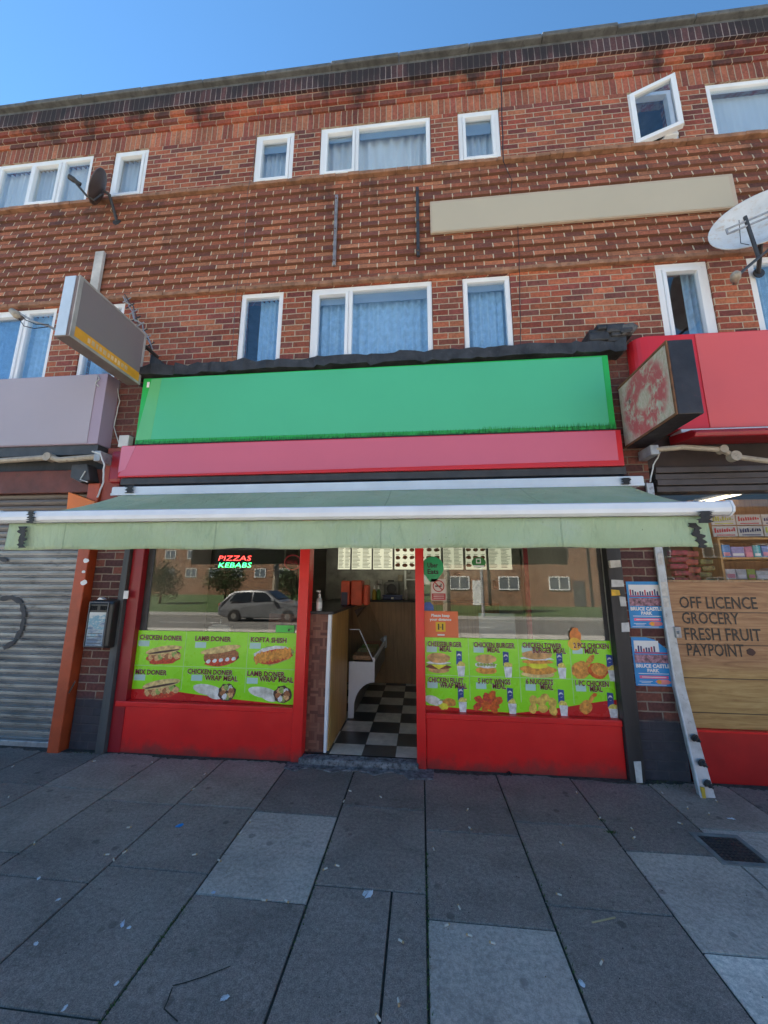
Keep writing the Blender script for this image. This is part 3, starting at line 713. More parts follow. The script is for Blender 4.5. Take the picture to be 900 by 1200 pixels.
    for k, (px0, px1, h) in enumerate(((401, 411, .30), (412, 425, .305), (426, 432, .25))):
        xa, xb = at(px0, 700, 1.1)[0], at(px1, 700, 1.1)[0]
        m = MB(); m.box(xa, xb, 1.0+k*.03, 1.25, 1.301, 1.30+h); m.build('panel', bm, o, bevel=.02)
    xa, xb = at(402, 700, 1.1)[0], at(409, 700, 1.1)[0]
    m = MB(); m.box(xa, xb, .992, .998, 1.305, 1.46); m.build('pocket', plain('bag_pocket', (.08, .08, .12), .6), o)
    cols = ((.5, .35, .05, 'yellow'), (.10, .25, .08, 'green'), (.3, .3, .28, 'white'))
    for k, px in enumerate((438.5, 443.5, 476)):
        X, Z = at(px, 708, 2.6); c = cols[k]
        o = thing('sauce_bottle', '%s squeeze bottle on the dark back counter%s' % (c[3], (' beside the orange bags', ' left of the blue box', ' beside the white upright')[k]), 'bottle', (X, 2.6, 1.3), 'bottles on the back counter')
        m = MB(); m.lathe([(.03, 0), (.035, .01), (.035, .13), (.02, .16), (.014, .17)], (X, 2.6, 1.3), seg=12); m.build('body', plain('sauce_'+c[3], c[:3], .35), o, smooth=True)
        m = MB(); m.lathe([(.016, 0), (.016, .02), (.004, .06)], (X, 2.6, 1.47), seg=10); m.build('cap', 'white', o)
    xa, xb = at(449, 700, 2.62)[0], at(471, 700, 2.62)[0]
    o = thing('storage_crate', 'shallow dark blue plastic crate on the back counter', 'crate', ((xa+xb)/2, 2.62, 1.3))
    m = MB(); m.box(xa, xb, 2.6, 2.85, 1.301, 1.36); m.build('body', plain('blue_plastic', (.03, .05, .16), .4), o, bevel=.008)
    m = MB(); m.box(xa-.01, xb+.01, 2.59, 2.86, 1.361, 1.375); m.build('rim', plain('blue_plastic_rim', (.04, .07, .22), .4), o)
    m = MB(); m.box((xa+xb)/2-.02, (xa+xb)/2+.02, 2.596, 2.599, 1.315, 1.345); m.build('label_plate', 'white', o)
    X = at(459, 690, 2.9)[0]; Z = at(459, 690, 2.9)[1]
    o = thing('wall_fan', 'round dark fan in a grey housing above the back counter', 'fan', (X, 2.95, Z))
    m = MB(); m.box(X-.13, X+.13, 2.9, 3.0, Z-.12, Z+.12); m.build('housing', plain('grey_housing', (.14, .14, .14), .5), o, bevel=.04)
    m = MB(); m.lathe([(.085, 0), (.085, .02)], (X, 2.895, Z), (0, -1, 0)); m.build('grille', 'black', o)
    X = at(475, 690, 2.8)[0]
    o = thing('equipment_stand', 'white steel upright with shelves standing on the back counter', 'stand', (X, 2.85, 1.3))
    m = MB(); m.box(X-.015, X+.015, 2.8, 2.83, 1.301, 1.85); m.build('upright', 'upvc2', o)
    m = MB(); m.box(X, X+.3, 2.8, 3.0, 1.62, 1.64); m.build('shelf', 'upvc2', o)
    # dark kitchen hood wall
    m = MB(); m.box(-1.7, 1.7, 3.05, 3.1, 1.0, 2.55); m.build('back_partition', plain('kitchen_back', (.34, .33, .31), .6, .4, 5), I)
    for k in range(14):
        x = -1.4+k*.2+random.uniform(-.04, .04); z = 1.45+random.random()*.3
        m = MB(); m.box(x, x+random.uniform(.04, .12), 3.0, 3.045, z, z+random.uniform(.05, .16)); m.build('kitchen_utensil', ['alu', 'darkmetal', 'beige'][k % 3], I, bevel=.01)
    # menu boards over the counter
    bw_ = [(396, 411), (412, 436), (437, 460.5), (462, 487), (489, 517), (519, 543), (545, 570), (572, 600)]
    names = ['narrow angled backlit menu board at the left end of the row over the counter', 'cream backlit menu board with dense price lines second in the row over the counter',
             'cream backlit menu board third in the row over the counter', 'backlit menu board with rows of red food pictures in the doorway', 'backlit menu board behind the round green window sticker',
             'backlit menu board left of the small green hygiene sign', 'backlit menu board behind the small green hygiene sign', 'backlit menu board at the right end of the row over the counter']
    bmat = emit('menu_board_light', (.50, .50, .36), .22); dk = plain('menu_board_print', (.10, .12, .06), .5); fd = plain('menu_board_food', (.38, .12, .05), .5, .5, 40)
    for k, (a, b) in enumerate(bw_):
        xa, xb = at(a, 655, 2.4)[0], at(b, 655, 2.4)[0]; z0, z1 = 1.785, 2.17
        o = thing('menu_board', names[k], 'menu board', ((xa+xb)/2, 2.4, z0), 'menu boards over the counter')
        m = MB(); m.box(xa, xb, 2.4, 2.44, z0, z1); m.build('panel', bmat, o)
        m = MB(); frame_box(m, xa-.006, xb+.006, z0-.012, z1+.01, 2.385, 2.45, .012); m.build('frame', 'alu', o)
        m = MB(); rr = random.Random(k)
        if k in (3, 4, 6):
            for r_ in range(3):
                for c in range(3):
                    cx = xa+(xb-xa)*(c+.5)/3; cz = z0+.07+r_*.12; m.blob(cx, cz, (xb-xa)*.12, .03, 2.398, 0, .2, 9, 1); m.box(cx-.03, cx+.03, 2.397, 2.399, cz+.04, cz+.048, 0)
        else:
            nl = 15
            for r_ in range(nl):
                zz = z0+.03+(z1-z0-.06)*r_/nl
                for c in (0, 1):
                    x = xa+.015+c*(xb-xa)*.5; m.box(x, x+(xb-xa)*rr.uniform(.22, .4), 2.397, 2.399, zz, zz+.008, 0)
        m.build('printed_lines', [dk, fd], o)
interior()

# ------------------------------------------------------------------ window menus
FOOD = {k: plain('food_'+k, tuple(min(.9, q*1.3) for q in c), .5, .45, s_) for k, c, s_ in (
    ('bread', (.62, .40, .16), 25), ('meat', (.30, .12, .045), 60), ('chick', (.62, .33, .14), 60), ('salad', (.25, .33, .08), 70), ('tomato', (.45, .05, .02), 50),
    ('wrap', (.62, .62, .50), 14), ('bun', (.55, .30, .11), 18), ('cheese', (.85, .55, .03), 10), ('patty', (.16, .05, .02), 60), ('wing', (.50, .09, .012), 45),
    ('fried', (.62, .24, .04), 40), ('nugget', (.66, .38, .07), 30), ('dark', (.06, .03, .02), 60), ('white', (.75, .72, .66), 25), ('cola', (.02, .05, .22), 10), ('fries', (.75, .48, .10), 60))}
FK = list(FOOD); FM = [FOOD[k] for k in FK]
PPM = 121.
def ppm(px, py): return 10/(at(px+5, py)[0]-at(px-5, py)[0])
def pic(kind, px, py, sx, parent, Y, rot=0.):
    """a printed dish: px,py centre in the photo's pixels turned into a place on the window"""
    X, Z = at(px, py, Y); m = MB(); s_ = sx*1.08/2/ppm(px, py); lay = [Y-.0018]
    def b(dx, dz, rx, rz, k, r_=0, j=.08):
        m.blob(X+dx*s_*math.cos(rot)-dz*s_*math.sin(rot), Z+dx*s_*math.sin(rot)+dz*s_*math.cos(rot), rx*s_, rz*s_, lay[0], rot+r_, j, 18, FK.index(k)); lay[0] -= .00025
    if kind == 'doner':
        b(0, -.12, .88, .30, 'dark'); b(.0, -.2, .86, .30, 'tomato', 0, .15)
        for k in range(9): b(-.7+k*.18, -.12+.06*math.sin(k*2.1), .14, .17, ('chick', 'meat', 'chick', 'salad')[k % 4], k, .2)
        b(.0, .17, .98, .20, 'bread', .05, .03); b(0, .10, .85, .05, 'dark', .05)
    elif kind == 'lamb':
        b(0, -.1, .88, .32, 'dark'); b(0, -.25, .8, .24, 'tomato', 0, .1)
        for k in range(8): b(-.66+k*.19, -.03, .15, .17, 'meat', k, .2)
        for k in range(5): b(-.6+k*.3, -.24, .11, .08, 'white', .3, .1)
        b(0, .22, .95, .15, 'bread', .05, .03)
    elif kind == 'kofta':
        b(0, 0, .98, .38, 'salad', 0, .15); b(0, .12, .85, .26, 'white', 0, .1); b(0, -.04, .9, .30, 'tomato', 0, .08)
        for k in range(9): b(-.72+k*.18, -.02+.03*(k % 2), .11, .25, 'fried', -.3, .1)
    elif kind == 'wrap':
        b(-.35, .05, .68, .22, 'wrap', -.12, .03); b(-.05, -.06, .45, .24, 'wrap', -.3, .03); b(.55, -.02, .40, .36, 'dark', 0, .1)
        for k in range(9): a = k*2.4; b(.55+.2*math.cos(a), -.02+.2*math.sin(a), .13, .11, ('meat', 'chick', 'salad', 'white')[k % 4], a, .2)
    elif kind == 'burger':
        b(0, -.42, .78, .22, 'bun', 0, .03); b(0, -.2, .92, .16, 'patty', 0, .08); b(0, .02, .9, .12, 'salad', 0, .2)
        m.poly([(X-.55*s_, Z-.05*s_), (X, Z-.38*s_), (X+.6*s_, Z-.05*s_)], lay[0], 0, FK.index('cheese')); lay[0] -= .0003
        b(0, .08, .8, .1, 'white', 0, .2); b(0, .42, .86, .36, 'bun', 0, .03)
    elif kind == 'chickburger':
        b(0, -.42, .85, .28, 'fried', 0, .06); b(0, -.02, .88, .22, 'white', 0, .15)
        for k in range(6): b(-.6+k*.24, .0, .13, .12, 'salad', k, .2)
        b(0, .45, .84, .34, 'bun', 0, .03)
    elif kind == 'tower':
        b(0, -.55, .95, .22, 'bread', 0, .05); b(0, -.32, 1., .26, 'fried', 0, .08); b(0, -.05, .6, .22, 'cheese'); b(0, .12, .9, .12, 'fried'); b(0, .3, .85, .1, 'white', 0, .2); b(0, .5, .85, .25, 'bun', 0, .04)
    elif kind == 'wings':
        for k in range(13): a = k*2.4; q = .15+.055*k; b(q*math.cos(a), q*.62*math.sin(a), .27, .20, 'wing' if k % 3 else 'tomato', a, .15)
    elif kind == 'nuggets':
        for dx, dz in ((-.55, .2), (.15, .35), (.6, .1), (-.1, .15), (-.62, -.28), (.0, -.25), (.6, -.35)): b(dx, dz, .30, .25, 'nugget', dx*3, .08)
    elif kind == 'pieces':
        b(-.5, -.15, .48, .42, 'fried', .5, .08); b(.0, .35, .35, .13, 'fried', .9, .08); b(.35, -.15, .5, .40, 'wing', -.2, .08); b(.4, -.1, .4, .3, 'fried', -.2, .08); b(.85, -.05, .2, .1, 'fried', .2)
    elif kind == 'drum':
        b(-.25, -.15, .55, .48, 'fried', .8, .08); b(.3, .45, .5, .16, 'fried', .9, .06); b(.6, .72, .18, .14, 'wing', .3)
    elif kind == 'filwrap':
        b(-.5, .1, .55, .26, 'wrap', -.3, .05); b(.1, -.1, .3, .3, 'salad', 0, .2); b(.0, -.05, .2, .14, 'white'); b(.5, .0, .42, .24, 'fried', 0, .1); b(.15, -.22, .28, .2, 'cheese', 0, .2)
    return m.build('food_picture', FM, parent)
def side_pic(px, py, parent, Y):
    X, Z = at(px, py, Y); m = MB()
    m.poly([(X-.033, Z+.0), (X+.018, Z), (X+.02, Z+.115), (X-.03, Z+.12)], Y-.0024, 0, FK.index('cola'))
    m.blob(X-.006, Z+.075, .018, .022, Y-.0027, 0, .03, 12, FK.index('white')); m.blob(X-.006, Z+.069, .018, .013, Y-.0030, .2, .03, 10, FK.index('cola'))
    m.blob(X+.008, Z+.0, .035, .03, Y-.0033, 0, .2, 12, FK.index('fries'))
    m.poly([(X-.028, Z-.01), (X-.018, Z-.10), (X+.035, Z-.10), (X+.045, Z-.01)], Y-.0036, 0, FK.index('white'))
    return m.build('food_picture', FM, parent)
def patch(px, py, wpx, parent, Y):
    X, Z = at(px, py, Y); m = MB(); m.poly([(X, Z), (X+wpx/ppm(px, py), Z), (X+wpx/ppm(px, py), Z+6.5/PPM), (X, Z+6.5/PPM)], Y-.0020); return m.build('price_patch', 'patch', parent)
def heading(items, parent, Y):
    for s_, px, py, wpx, h in items:
        X, Z = at(px, py, Y); XE = at(px+wpx, py, Y)[0]; a = text(s_, X-.002, XE+.002, Z-.001, (h+.2)/PPM, Y-.0070, 'white', bold=.035, rot=R(-.6)); b = text(s_, X, XE, Z, h/PPM, Y-.0076, 'maroon', bold=.03, rot=R(-.6))
        vs = [tuple(v.co) for v in a.data.vertices]; n0 = len(vs); vs += [tuple(v.co) for v in b.data.vertices]
        fs = [tuple(p.vertices) for p in a.data.polygons]; k = len(fs); fs += [tuple(i+n0 for i in p.vertices) for p in b.data.polygons]
        me = bpy.data.meshes.new('heading'); me.from_pydata(vs, [], fs); me.materials.append(MAT['white']); me.materials.append(MAT['maroon'])
        me.polygons.foreach_set('material_index', [0]*k+[1]*(len(fs)-k))
        bpy.data.objects.remove(a); bpy.data.objects.remove(b)
        o = bpy.data.objects.new('heading', me); COL.objects.link(o); attach(o, parent)
MY = .038
def menus():
    o = thing('window_menu', 'green and red window menu with six doner and shish dishes', 'menu', (-2., MY, .46))
    x0, x1, z1 = -2.828, -1.18, 1.095
    nb = 24; bot = []
    for k in range(nb+1):
        t = k/nb; X = x0+(x1-x0)*t; px = 148+(202*t)
        zb = at(px, 807+19*max(0, min(1, (t-.2)/.75))**.8, MY)[1]; bot.append((X, zb))
    m = MB(); m.poly([(x0, .455), (x1, .455)] + bot[::-1], MY, .004, 0); m.build('red_base', 'menu_red', o)
    xt0 = at(160, 740, MY)[0]
    m = MB(); m.poly(bot + [(x1, z1), (x0, z1)], MY-.0012, .004, 0); m.build('green_panel', 'menu_green', o)
    m = MB()
    for px in (214.5, 288.5): 
        X = at(px, 785, MY)[0]; m.box(X-.0025, X+.0025, MY-.0022, MY-.0013, bot[8][1]+.02, z1)
    Z = at(250, 782, MY)[1]; m.box(x0, x1, MY-.0022, MY-.0013, Z-.0025, Z+.0025); m.build('divider_line', 'menu_line', o)
    T = [('CHICKEN DONER', 164, 749, 50, 5.4), ('LAMB DONER', 229, 750.5, 42, 5.4), ('KOFTA SHISH', 294, 752, 42, 5.4), ('MIX DONER', 159, 789.5, 37, 5.4),
         ('CHICKEN DONER', 220, 789, 53, 5.4), ('WRAP MEAL', 240, 796.5, 39, 5.4), ('LAMB DONER', 290, 791.5, 44, 5.4), ('WRAP MEAL', 304, 798, 40, 5.4)]
    heading(T, o, MY)
    for px, py in ((162, 757), (228.5, 759), (292.5, 760), (157, 797), (224, 797.5), (289, 801)): patch(px, py, 13, o, MY)
    pic('doner', 192, 766, 41, o, MY, .1); pic('lamb', 259, 767, 46, o, MY, .12); pic('kofta', 320, 768, 48, o, MY, .18)
    pic('doner', 189, 806, 43, o, MY, .14); pic('wrap', 252, 810, 48, o, MY); pic('wrap', 317, 813, 48, o, MY)
    # right-hand menu
    o = thing('window_menu', 'green and red window menu with eight burger and chicken meals', 'menu', (.85, MY, .46))
    x0, x1, z1 = .028, 1.664, 1.082
    prof = [(495, 826), (520, 828), (550, 831), (580, 834), (605, 835.5), (630, 833), (660, 829), (690, 824), (726, 820)]
    bot = [(x0, at(495, 826, MY)[1])] + [at(a, b, MY) for a, b in prof[1:-1]] + [(x1, at(726, 820, MY)[1])]
    m = MB(); m.poly([(x0, .455), (x1, .455)] + bot[::-1], MY, .004, 0); m.build('red_base', 'menu_red', o)
    m = MB(); m.poly(bot + [(x1, z1), (x0, z1)], MY-.0012, .004, 0); m.build('green_panel', 'menu_green', o)
    m = MB()
    for px in (550, 609, 670):
        X = at(px, 790, MY)[0]; m.box(X-.0025, X+.0025, MY-.0022, MY-.0013, .55, z1)
    Z = at(610, 794, MY)[1]; m.box(x0, x1, MY-.0022, MY-.0013, Z-.0025, Z+.0025); m.build('divider_line', 'menu_line', o)
    T = [('CHEESEBURGER', 501, 757, 40, 5.2), ('MEAL', 515, 763, 14, 5.2), ('CHICKEN BURGER', 555, 758, 48, 5.2), ('MEAL', 571, 764, 15, 5.2),
         ('CHICKEN TOWER', 612, 758.5, 46, 5.2), ('BURGER MEAL', 624, 764.5, 39, 5.2), ('2 PCS CHICKEN', 672, 759, 41, 5.2), ('MEAL', 685, 765.5, 16, 5.2),
         ('CHICKEN FILLET', 502, 799, 41, 5.2), ('WRAP MEAL', 515, 805.5, 32, 5.2), ('5 HOT WINGS', 560, 800.5, 38, 5.2), ('MEAL', 577, 806.5, 16, 5.2),
         ('6 NUGGETS', 616, 801, 32, 5.2), ('MEAL', 633, 807.5, 15, 5.2), ('1 PC CHICKEN', 674, 803, 39, 5.2), ('MEAL', 691, 810, 15, 5.2)]
    heading(T, o, MY)
    for px, py in ((500, 764), (555, 764.5), (611.5, 764.5), (671, 766), (501, 806), (558, 807), (616, 809), (675, 810)): patch(px, py, 12, o, MY)
    pic('burger', 514, 778, 30, o, MY); pic('chickburger', 569.5, 779, 28, o, MY); pic('tower', 630, 778, 39, o, MY); pic('pieces', 692, 782, 44, o, MY)
    pic('filwrap', 517, 823, 36, o, MY); pic('wings', 573, 823, 37, o, MY); pic('nuggets', 636, 825, 36, o, MY); pic('drum', 690, 826, 28, o, MY, .1)
    for px, py in ((539, 779), (594, 780), (657, 781), (716, 784), (541, 821), (599, 823), (659, 825), (717, 829)): side_pic(px, py, o, MY)
menus()

# ------------------------------------------------------------------ window stickers
def disc(m, X, Z, rx, rz, Y, mi=0, n=28): m.blob(X, Z, rx, rz, Y, 0, 0, n, mi)
def stickers():
    Y = .040
    X, Z = at(507, 665, Y)
    o = thing('window_sticker', 'round green sticker in a balloon shape at the top of the burger window', 'sticker', (X, Y, Z))
    pts = [(X+.105*math.cos(a), Z+.105*math.sin(a)) for a in [R(t) for t in range(-50, 231, 10)]] + [(X-.03, Z-.135), (X+.03, Z-.135)]
    m = MB(); m.poly(pts, Y, .002); m.build('backing', plain('sticker_green', (.01, .36, .13), .35, .05), o)
    text('Uber', X-.05, X+.05, Z+.0, .045, Y-.002, 'black', parent=o, bold=.025); text('Eats', X-.05, X+.055, Z-.06, .045, Y-.002, 'black', parent=o, bold=.03)
    X, Z = at(514, 691, Y)
    o = thing('no_smoking_sign', 'white no smoking sticker with a red band below the green balloon sticker', 'sign', (X, Y, Z))
    m = MB(); m.poly([(X-.07, Z-.10), (X+.07, Z-.10), (X+.07, Z+.10), (X-.07, Z+.10)], Y, .002); m.build('backing', plain('sticker_cream', (.62, .55, .50), .5), o)
    rd = plain('sign_red', (.42, .02, .02), .4, .05)
    m = MB(); m.poly([(X-.064, Z-.095), (X+.064, Z-.095), (X+.064, Z-.035), (X-.064, Z-.035)], Y-.0015)
    n_ = 28
    for k in range(n_):
        a, b = 2*math.pi*k/n_, 2*math.pi*(k+1)/n_; zc = Z+.033
        m.face([(X+.055*math.cos(a), Y-.0015, zc+.055*math.sin(a)), (X+.055*math.cos(b), Y-.0015, zc+.055*math.sin(b)), (X+.046*math.cos(b), Y-.0015, zc+.046*math.sin(b)), (X+.046*math.cos(a), Y-.0015, zc+.046*math.sin(a))])
    zc = Z+.033; m.face([(X-.036, Y-.002, zc+.029), (X-.029, Y-.002, zc+.036), (X+.036, Y-.002, zc-.029), (X+.029, Y-.002, zc-.036)]); m.build('prohibition_ring', rd, o)
    m = MB(); m.box(X-.032, X+.028, Y-.0013, Y-.001, zc-.006, zc+.006); m.box(X+.02, X+.03, Y-.0013, Y-.001, zc+.008, zc+.022); m.build('cigarette_symbol', 'black', o)
    m = MB()
    for k in range(3): m.box(X-.05, X+.05, Y-.0028, Y-.002, Z-.052-k*.015, Z-.047-k*.015)
    m.build('small_print', plain('small_print_pale', (.6, .5, .48), .5), o)
    X, Z = at(501.5, 711, Y)
    m = MB(); m.poly([(X-.055, Z-.035), (X+.055, Z-.035), (X+.05, Z+.01), (X+.02, Z+.042), (X-.02, Z+.042), (X-.05, Z+.01)], Y, .002)
    tag(m.build('window_sticker', plain('sticker_blue', (.03, .10, .38), .4, .2, 30)), 'small blue rounded sticker by the door post below the no smoking sign', 'sticker')
    x0, z0 = at(496, 747, Y); x1, z1 = at(536.5, 716.5, Y)
    o = thing('distance_poster', 'orange keep your distance notice with a small yellow square', 'poster', ((x0+x1)/2, Y, z0))
    m = MB(); m.poly([(x0, z0), (x1, z0), (x1, z1), (x0, z1)], Y, .002); m.build('sheet', plain('poster_orange', (.78, .17, .055), .45, .04), o)
    cx = (x0+x1)/2
    join_text([dict(s='Please keep', x0=cx-.085, x1=cx+.085, z0=z1-.05, cap=.024, bold=.04), dict(s='your distance', x0=cx-.1, x1=cx+.1, z0=z1-.085, cap=.022, bold=.04)], 'lettering', 'white', o, Y-.0015)
    m = MB(); m.poly([(cx-.045, z0+.055), (cx+.045, z0+.055), (cx+.045, z0+.14), (cx-.045, z0+.14)], Y-.0012); m.build('yellow_square', plain('poster_yellow', (.80, .48, .02), .5, .05), o)
    m = MB(); 
    for dx in (-.025, .012): m.box(cx+dx, cx+dx+.013, Y-.0022, Y-.0015, z0+.07, z0+.125)
    m.box(cx-.008, cx+.008, Y-.0022, Y-.0015, z0+.092, z0+.098); m.build('symbol', 'black', o)
    m = MB(); m.box(cx-.03, cx+.035, Y-.0018, Y-.0012, z0+.02, z0+.032); m.build('small_print', 'white', o)
    X, Z = at(561, 659, Y)
    o = thing('hygiene_sign', 'small green round sign with a white square in the burger window', 'sign', (X, Y, Z))
    m = MB(); m.poly([(X+.066*math.cos(R(t)), Z+.05*math.sin(R(t))) for t in range(0, 360, 15)], Y, .002); m.build('backing', plain('sticker_green_b', (.02, .20, .04), .4), o)
    m = MB(); frame_box(m, X-.025, X+.02, Z-.01, Z+.035, Y-.002, Y-.001, .009); m.box(X-.05, X+.05, Y-.002, Y-.001, Z-.045, Z-.028); m.build('symbol', 'white', o)
    x0, z0 = at(562, 747, .3); x1, z1 = at(603, 719, .3)
    m = MB(); m.box(x0, x1, .30, .304, z0-.05, z1); tag(m.build('paper_sheet', plain('grey_paper', (.45, .47, .45), .6, .06)), 'plain grey paper sheet standing inside the burger window', 'paper')
    # chick sticker by the two-piece meal
    X, Z = at(674, 745, MY)
    m = MB(); m.blob(X, Z, .05, .06, MY-.003, 0, .05, 16, 0); m.blob(X-.01, Z-.07, .06, .055, MY-.0034, 0, .05, 16, 1); m.blob(X+.0, Z+.055, .03, .015, MY-.0037, 0, .1, 12, 0)
    tag(m.build('window_sticker', [plain('sticker_orange', (.75, .22, .04), .4, .2, 20), plain('sticker_yellow', (.85, .5, .04), .4, .2, 20)]), 'orange and yellow cut-out sticker overlapping the two-piece chicken heading', 'sticker')
    x0, z0 = at(323, 741, Y); x1, z1 = at(345, 733, Y)
    o = thing('window_sticker', 'small bright green strip sticker above the shish menu', 'sticker', (x0, Y, z0))
    m = MB(); m.poly([(x0, z0), (x1, z0), (x1, z1), (x0, z1)], Y, .002); m.build('backing', plain('sticker_lime', (.08, .60, .08), .4), o)
    m = MB(); m.box(x1-.06, x1-.045, Y-.002, Y-.001, z0+.012, z0+.03); m.box(x1-.06, x1-.02, Y-.002, Y-.001, z0+.03, z0+.036); m.build('symbol', 'black', o)
    x0, z0 = at(241, 741, Y); x1, z1 = at(267, 735, Y)
    m = MB(); m.box(x0, x1, .08, .14, z0, z1); m.box(x0+.03, x1-.03, .09, .13, z1, z1+.02); m.box((x0+x1)/2-.006, (x0+x1)/2+.006, .1, .11, z1+.02, z1+.07); tag(m.build('charger_box', 'alu', bevel=.004), 'small grey box with a stub aerial on the sill inside the doner window', 'box')
stickers()
# LED sign: dots of light in the shape of the words
def led():
    Y = .16
    x0, z0 = at(253, 668, Y); x1, z1 = at(301, 645, Y)
    o = thing('led_sign', 'black LED window sign reading PIZZAS in red over KEBABS in green', 'sign', ((x0+x1)/2, Y, z0))
    xa = at(218, 667, Y)[0]; xb = at(352, 667, Y)[0]
    m = MB(); m.box(x0-.02, x1+.3, Y, Y+.04, z0-.005, z0+.30); m.build('panel', 'black', o)
    zk = at(256, 665, Y-.002); zp = at(256, 657, Y-.002); wd = 42/(FPX/3.74)
    for s_, (X, Z), c, nm in (('KEBABS', zk, (.05, 1., .25), 'green_letters'), ('PIZZAS', zp, (1., .06, .05), 'red_letters')):
        mt = emit('led_'+nm, c, 1.6)
        text(s_, X, X+wd, Z, .052, Y-.004, mt, name='lettering', parent=o, bold=-.012, shear=.15)
    X, Z = at(343, 659, Y)
    o = thing('neon_ring_sign', 'round dim red neon sign in the top corner of the doner window', 'sign', (X, Y, Z)); mt = emit('dim_red_neon', (.22, .012, .02), .12)
    m = MB(); m.tube([(X+.085*math.cos(R(t)), Y, Z+.075*math.sin(R(t))) for t in range(0, 361, 15)], .005, 6); m.build('ring', mt, o)
    text('HALAL', X-.06, X+.06, Z-.02, .045, Y-.005, mt, parent=o, bold=.0)
led()

# ------------------------------------------------------------------ awning
def awning():
    A = thing('awning', 'faded green fabric awning with long white front bar over the takeaway', 'awning', (-.6, 0, 2.5))
    m = MB(); m.box(-3.16, 2.0, -.17, .0, 2.455, 2.535); m.build('cassette', 'awnmetal', A, bevel=.012)
    m = MB(); m.box(-3.15, 1.99, -.185, -.172, 2.44, 2.462); m.build('cassette_lip', 'awnmetal', A)
    # fabric
    m = MB(); nx, ny = 60, 10; yA, zA, yB, zB = -.16, 2.448, -1.10, 2.062
    idx = {}
    for j in range(ny+1):
        t = j/ny; xa = -3.02+.04*t; xb = 1.86-.02*t
        for i in range(nx+1):
            x = xa+(xb-xa)*i/nx; sag = -.022*math.sin(math.pi*t)*(1+.35*math.sin(i*.55)+.2*math.sin(i*1.3+t*3))
            idx[i, j] = len(m.v); m.v.append((x, yA+(yB-yA)*t, zA+(zB-zA)*t+sag))
    for j in range(ny):
        for i in range(nx): m.f.append((idx[i, j], idx[i+1, j], idx[i+1, j+1], idx[i, j+1])); m.mi.append(0)
    f = m.build('canopy_fabric', 'canopy', A, smooth=True); sm = f.modifiers.new('thick', 'SOLIDIFY'); sm.thickness = .003
    # front bar
    m = MB(); m.prism([(-1.13, 2.005), (-1.155, 2.02), (-1.16, 2.045), (-1.15, 2.085), (-1.12, 2.095), (-1.075, 2.09), (-1.07, 2.01)], -3.155, 1.91, 'x'); m.build('front_bar', 'awnmetal', A, bevel=.003)
    for x0, x1 in ((-3.17, -3.156), (1.911, 1.925)):
        m = MB(); m.prism([(-1.13, 2.0), (-1.16, 2.02), (-1.165, 2.05), (-1.15, 2.092), (-1.12, 2.10), (-1.07, 2.095), (-1.065, 2.005)], x0, x1, 'x'); m.build('end_cap', 'awnmetal', A, bevel=.002)
    # valance
    m = MB(); nx, ny = 120, 6; idx = {}
    for j in range(ny+1):
        t = j/ny
        for i in range(nx+1):
            x = -3.10+4.90*i/nx; y = -1.10+t*(.012*math.sin(x*6)+.007*math.sin(x*17+1)); z = 2.004-.197*t+.004*math.sin(x*9)*t
            if j == 0: y = -1.10
            xx = x+(.0 if i else -.03*0)
            idx[i, j] = len(m.v); m.v.append((xx-.0, y, z))
    for j in range(ny):
        for i in range(nx): m.f.append((idx[i, j+1], idx[i+1, j+1], idx[i+1, j], idx[i, j])); m.mi.append(0)
    v = m.build('valance', 'fabric', A, smooth=True); sm = v.modifiers.new('thick', 'SOLIDIFY'); sm.thickness = .003
    # folding arms underneath
    for s_, x in ((1, -2.6), (-1, 1.35)):
        m = MB(); m.tube([(x, -.15, 2.4), (x+s_*.55, -.55, 2.2), (x+s_*.05, -1.08, 2.03)], .022, 8); m.lathe([(.035, -.03), (.035, .03)], (x+s_*.55, -.55, 2.2)); m.build('folding_arm', 'awnmetal', A)
    # black repair tape wrapped round bar and valance at both ends
    def tape(px0, px1, y0, y1, Y, seed, nm):
        rr = random.Random(seed); a0, z1 = at(px0, y0, Y); a1, _ = at(px1, y0, Y); b0, z0 = at(px0, y1, Y); n_ = 14; L = []; Rr = []
        for k in range(n_+1):
            t = k/n_; z = z1+(z0-z1)*t; L.append((a0+(b0-a0)*t+rr.uniform(-.018, .018), z)); Rr.append((a1+(b0-a0)*t+rr.uniform(-.018, .018), z))
        m = MB(); m.prism(L+Rr[::-1], Y-.004, Y, 'y'); return m
    for px0, px1, sd in ((33, 40, 1), (819, 834, 2)):
        m = tape(px0, px1, 599, 613, -1.165, sd, 'bar'); m.build('repair_tape', 'tape', A)
    m = tape(23, 31, 617, 642, -1.118, 3, ''); 
    t2 = tape(808, 818, 613, 642, -1.118, 4, '')
    x_, z_ = at(808, 613, -1.118); 
    for k in range(len(t2.v)): x, y, z = t2.v[k]; t2.v[k] = (x+(z_-z)*.33, y, z)
    for k in range(len(m.v)): x, y, z = m.v[k]; m.v[k] = (x-(z_-z)*.12, y, z)
    m.build('repair_tape', 'tape', A); t2.build('repair_tape', 'tape', A)
    m = tape(148, 156, 569, 578, -.19, 5, ''); m.build('repair_tape', 'tape', A)
    m = tape(729, 738, 560, 568, -.19, 6, ''); m.build('repair_tape', 'tape', A)
awning()

